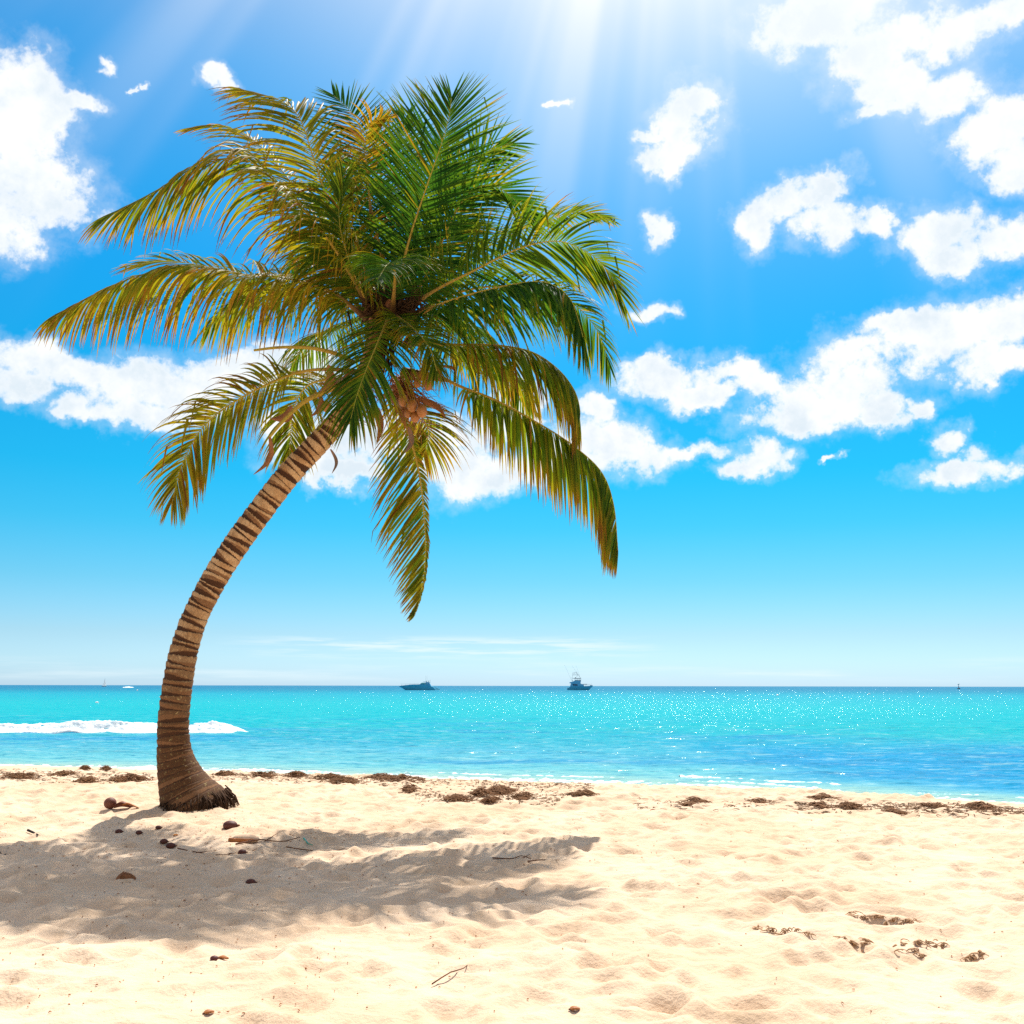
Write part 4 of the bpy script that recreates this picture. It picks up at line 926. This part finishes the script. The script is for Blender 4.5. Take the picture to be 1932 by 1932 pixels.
twig([(540,1602),(575,1606),(625,1602),(650,1600)], 'thin twig right of the green leaf blade', .007)
twig([(930,1620),(965,1622),(985,1615),(1002,1617)], 'reddish forked twig on bright sand near the middle', .008, branches=[[(985,1619),(1000,1613)]])
twig([(996,1627),(1020,1626),(1056,1625)], 'straight reddish twig in front of the forked one', .007, branches=[[(996,1627),(1006,1631)]])
twig([(815,1855),(850,1840),(880,1822),(908,1788)], 'fine twig on the bright sand near the bottom', .004)
twig([(1585,1620),(1600,1618),(1621,1618)], 'thin twig at the right frame side of the sand', .006) if False else None
DK = flatmat('dark_stick', (.03,.022,.018), .7, .2, .4, 8)
twig([(52,1570),(62,1573),(72,1576)], 'stubby dark stick in the deep shade at the left', .015, m=DK, name='dark_stick', cat='stick')
twig([(-8,1606),(4,1607),(12,1609)], 'dark stone grey stub at the left edge in shade', .022, m=DK, name='dark_stick', cat='stick')
twig([(440,1588),(462,1589)], 'short red brown bark piece beside the long twig', .016, m=LEAFD, name='bark_piece', cat='bark')
GREEN = flatmat('green_blade', (.03,.33,.22), .4, .5, .2, 9)
twig([(573,1583),(582,1591),(590,1598)], 'bright green leaf blade standing in the shade streak', .011, m=GREEN, name='leaf_blade', cat='leaf')
def dleaf(px, py, L_, yaw, label, m=LEAFD, name='dead_leaf', cat='leaf', w=.035):
    c = on_sand(px, py); o = root(name, c, label, cat); L_ *= .6; w *= .45; d = Vector((math.cos(yaw), math.sin(yaw), .05))*L_/2
    sheath(c-d+Vector((0,0,.008)), c+d+Vector((0,0,.010)), w, m, 'blade', o, curl=.35, bend=.008, flat=True)
    mb = MB(); mb.tube([c-d+Vector((0,0,.008)), c-d*1.35+Vector((0,0,.004))], [.005, .003], 5); mb.build('leaf_stem', TWIG, o); return o
dleaf(422,1806,.12,-.4,'curled tan leaf on bright sand left of centre near the bottom')
dleaf(332,1591-18,.09,.8,'orange leaf near the foot of the palm trunk', flatmat('orange_leaf', (.65,.22,.02), .6, .3, .3, 12))
dleaf(1232,1527,.10,.2,'small red leaf on pale sand right of the mid beach weed')
dleaf(1215,1520,.10,1.2,'tiny red leaf behind the other red leaf right of mid beach') if False else None
dleaf(395,1905,.08,.5,'small brown leaf at the bottom left of centre')
dleaf(1085,1897,.08,.1,'small red leaf at the bottom middle')
NUTD = flatmat('ground_nut', (.10,.03,.02), .6, .3, .4, 12)
def pod(px, py, r, label, m=NUTD, name='seed_pod', cat='seed pod', sq=.75):
    c = on_sand(px, py); o = root(name, c, label, cat); mb = MB(); mb.ball(c+Vector((0,0,r*.55)), (r*1.2, r, r*sq), 14, 10); mb.build('shell', m, o)
    mb = MB(); mb.tube([c+Vector((r*1.1, 0, r*.5)), c+Vector((r*1.6, -r*.2, r*.6))], [r*.25, r*.12], 6); mb.build('stalk_end', TWIG, o); return o
G_ = 'round brown seed pods dropped in the shade under the palm'
for (x, y, r, lab) in [(224,1571,.035,'seed pod leftmost in the shade below the trunk'),(262,1572,.03,'seed pod just right of the leftmost one below the trunk'),(299,1561,.03,'seed pod nearest the foot of the trunk'),(309,1589,.035,'seed pod in the pair under the trunk, the one on the left'),
                       (322,1593,.04,'seed pod in the pair under the trunk, the larger one on the right'),(457,1609,.035,'seed pod beside the dark twigs right of the pair'),(473,1664,.035,'seed pod alone near the front edge of the shade'),(434,1562,.07,'large flat black pod right of the trunk foot'),(404,1810,.02,'tiny pod on bright sand beside the curled tan leaf')]:
    o = pod(x, y, r, lab); o['group'] = G_
# old coconut husk by the trunk and a fan shaped husk in front of it
c = on_sand(226, 1524); r = root('coconut_husk', c, 'split reddish coconut husk on the sand left of the trunk foot', 'husk')
RED = flatmat('husk_red', (.15,.05,.028), .6, .3, .5, 14, .3)
mb = MB(); mb.ball(c+Vector((-.13,0,.06)), (.08,.08,.075), 16, 10); mb.build('nut', RED, r)
sheath(c+Vector((-.07,-.02,.03)), c+Vector((.18,.02,.05)), .065, RED, 'shell', r, curl=.8, flat=True)
sheath(c+Vector((.02,-.06,.03)), c+Vector((.29,-.03,.03)), .03, LEAFD, 'flap', r, flat=True)
c = on_sand(238, 1658); r = root('husk_fan', c, 'ribbed fan shaped husk half buried at the edge of the shade', 'husk')
for i in range(9):
    a = .2+i*.14; d = Vector((math.cos(a)*.15, .05, math.sin(a)*.07)); sheath(c+Vector((-.08,0,.0)), c+Vector((-.08,0,.0))+d, .02, HUSK, 'rib', r, curl=.5, bend=.01, flat=True)
c = on_sand(463, 1588); r = root('pale_husk', c, 'pale half husk lying at the left end of the long twig', 'husk')
mb = MB(); mb.ball(c+Vector((0,0,.03)), (.15,.07,.05), 14, 8); mb.build('shell', flatmat('pale_husk', (.6,.42,.28), .8, .2, .3, 9), r)
mb = MB(); mb.tube([c+Vector((-.16,-.05,.02)), c+Vector((.1,-.07,.03))], [.03, .012], 7); mb.build('stalk', LEAFD, r)
# a fringe of thin grass shoots poking up through the sand
for i, (x, y, h_, lab) in enumerate([(1046-200,1480,.3,'thin dry shoot standing at the tide line right of the trunk'),(800,1735,.0,'')][:1]):
    c = on_sand(520, 1456); r = root('grass_shoot', c, lab, 'grass shoot'); 
    for j in range(3):
        mb = MB(); d = random.uniform(-.12, .12); mb.tube(crom([c+Vector((j*.04, 0, 0)), c+Vector((j*.04+d*.4, 0, h_*.6)), c+Vector((j*.04+d, 0, h_))], 6), [.004, .004, .003, .003, .002, .001], 4); mb.build('blade', TWIG, r)

for o in list(bpy.data.objects):
    if '_o' in o: del o['_o']
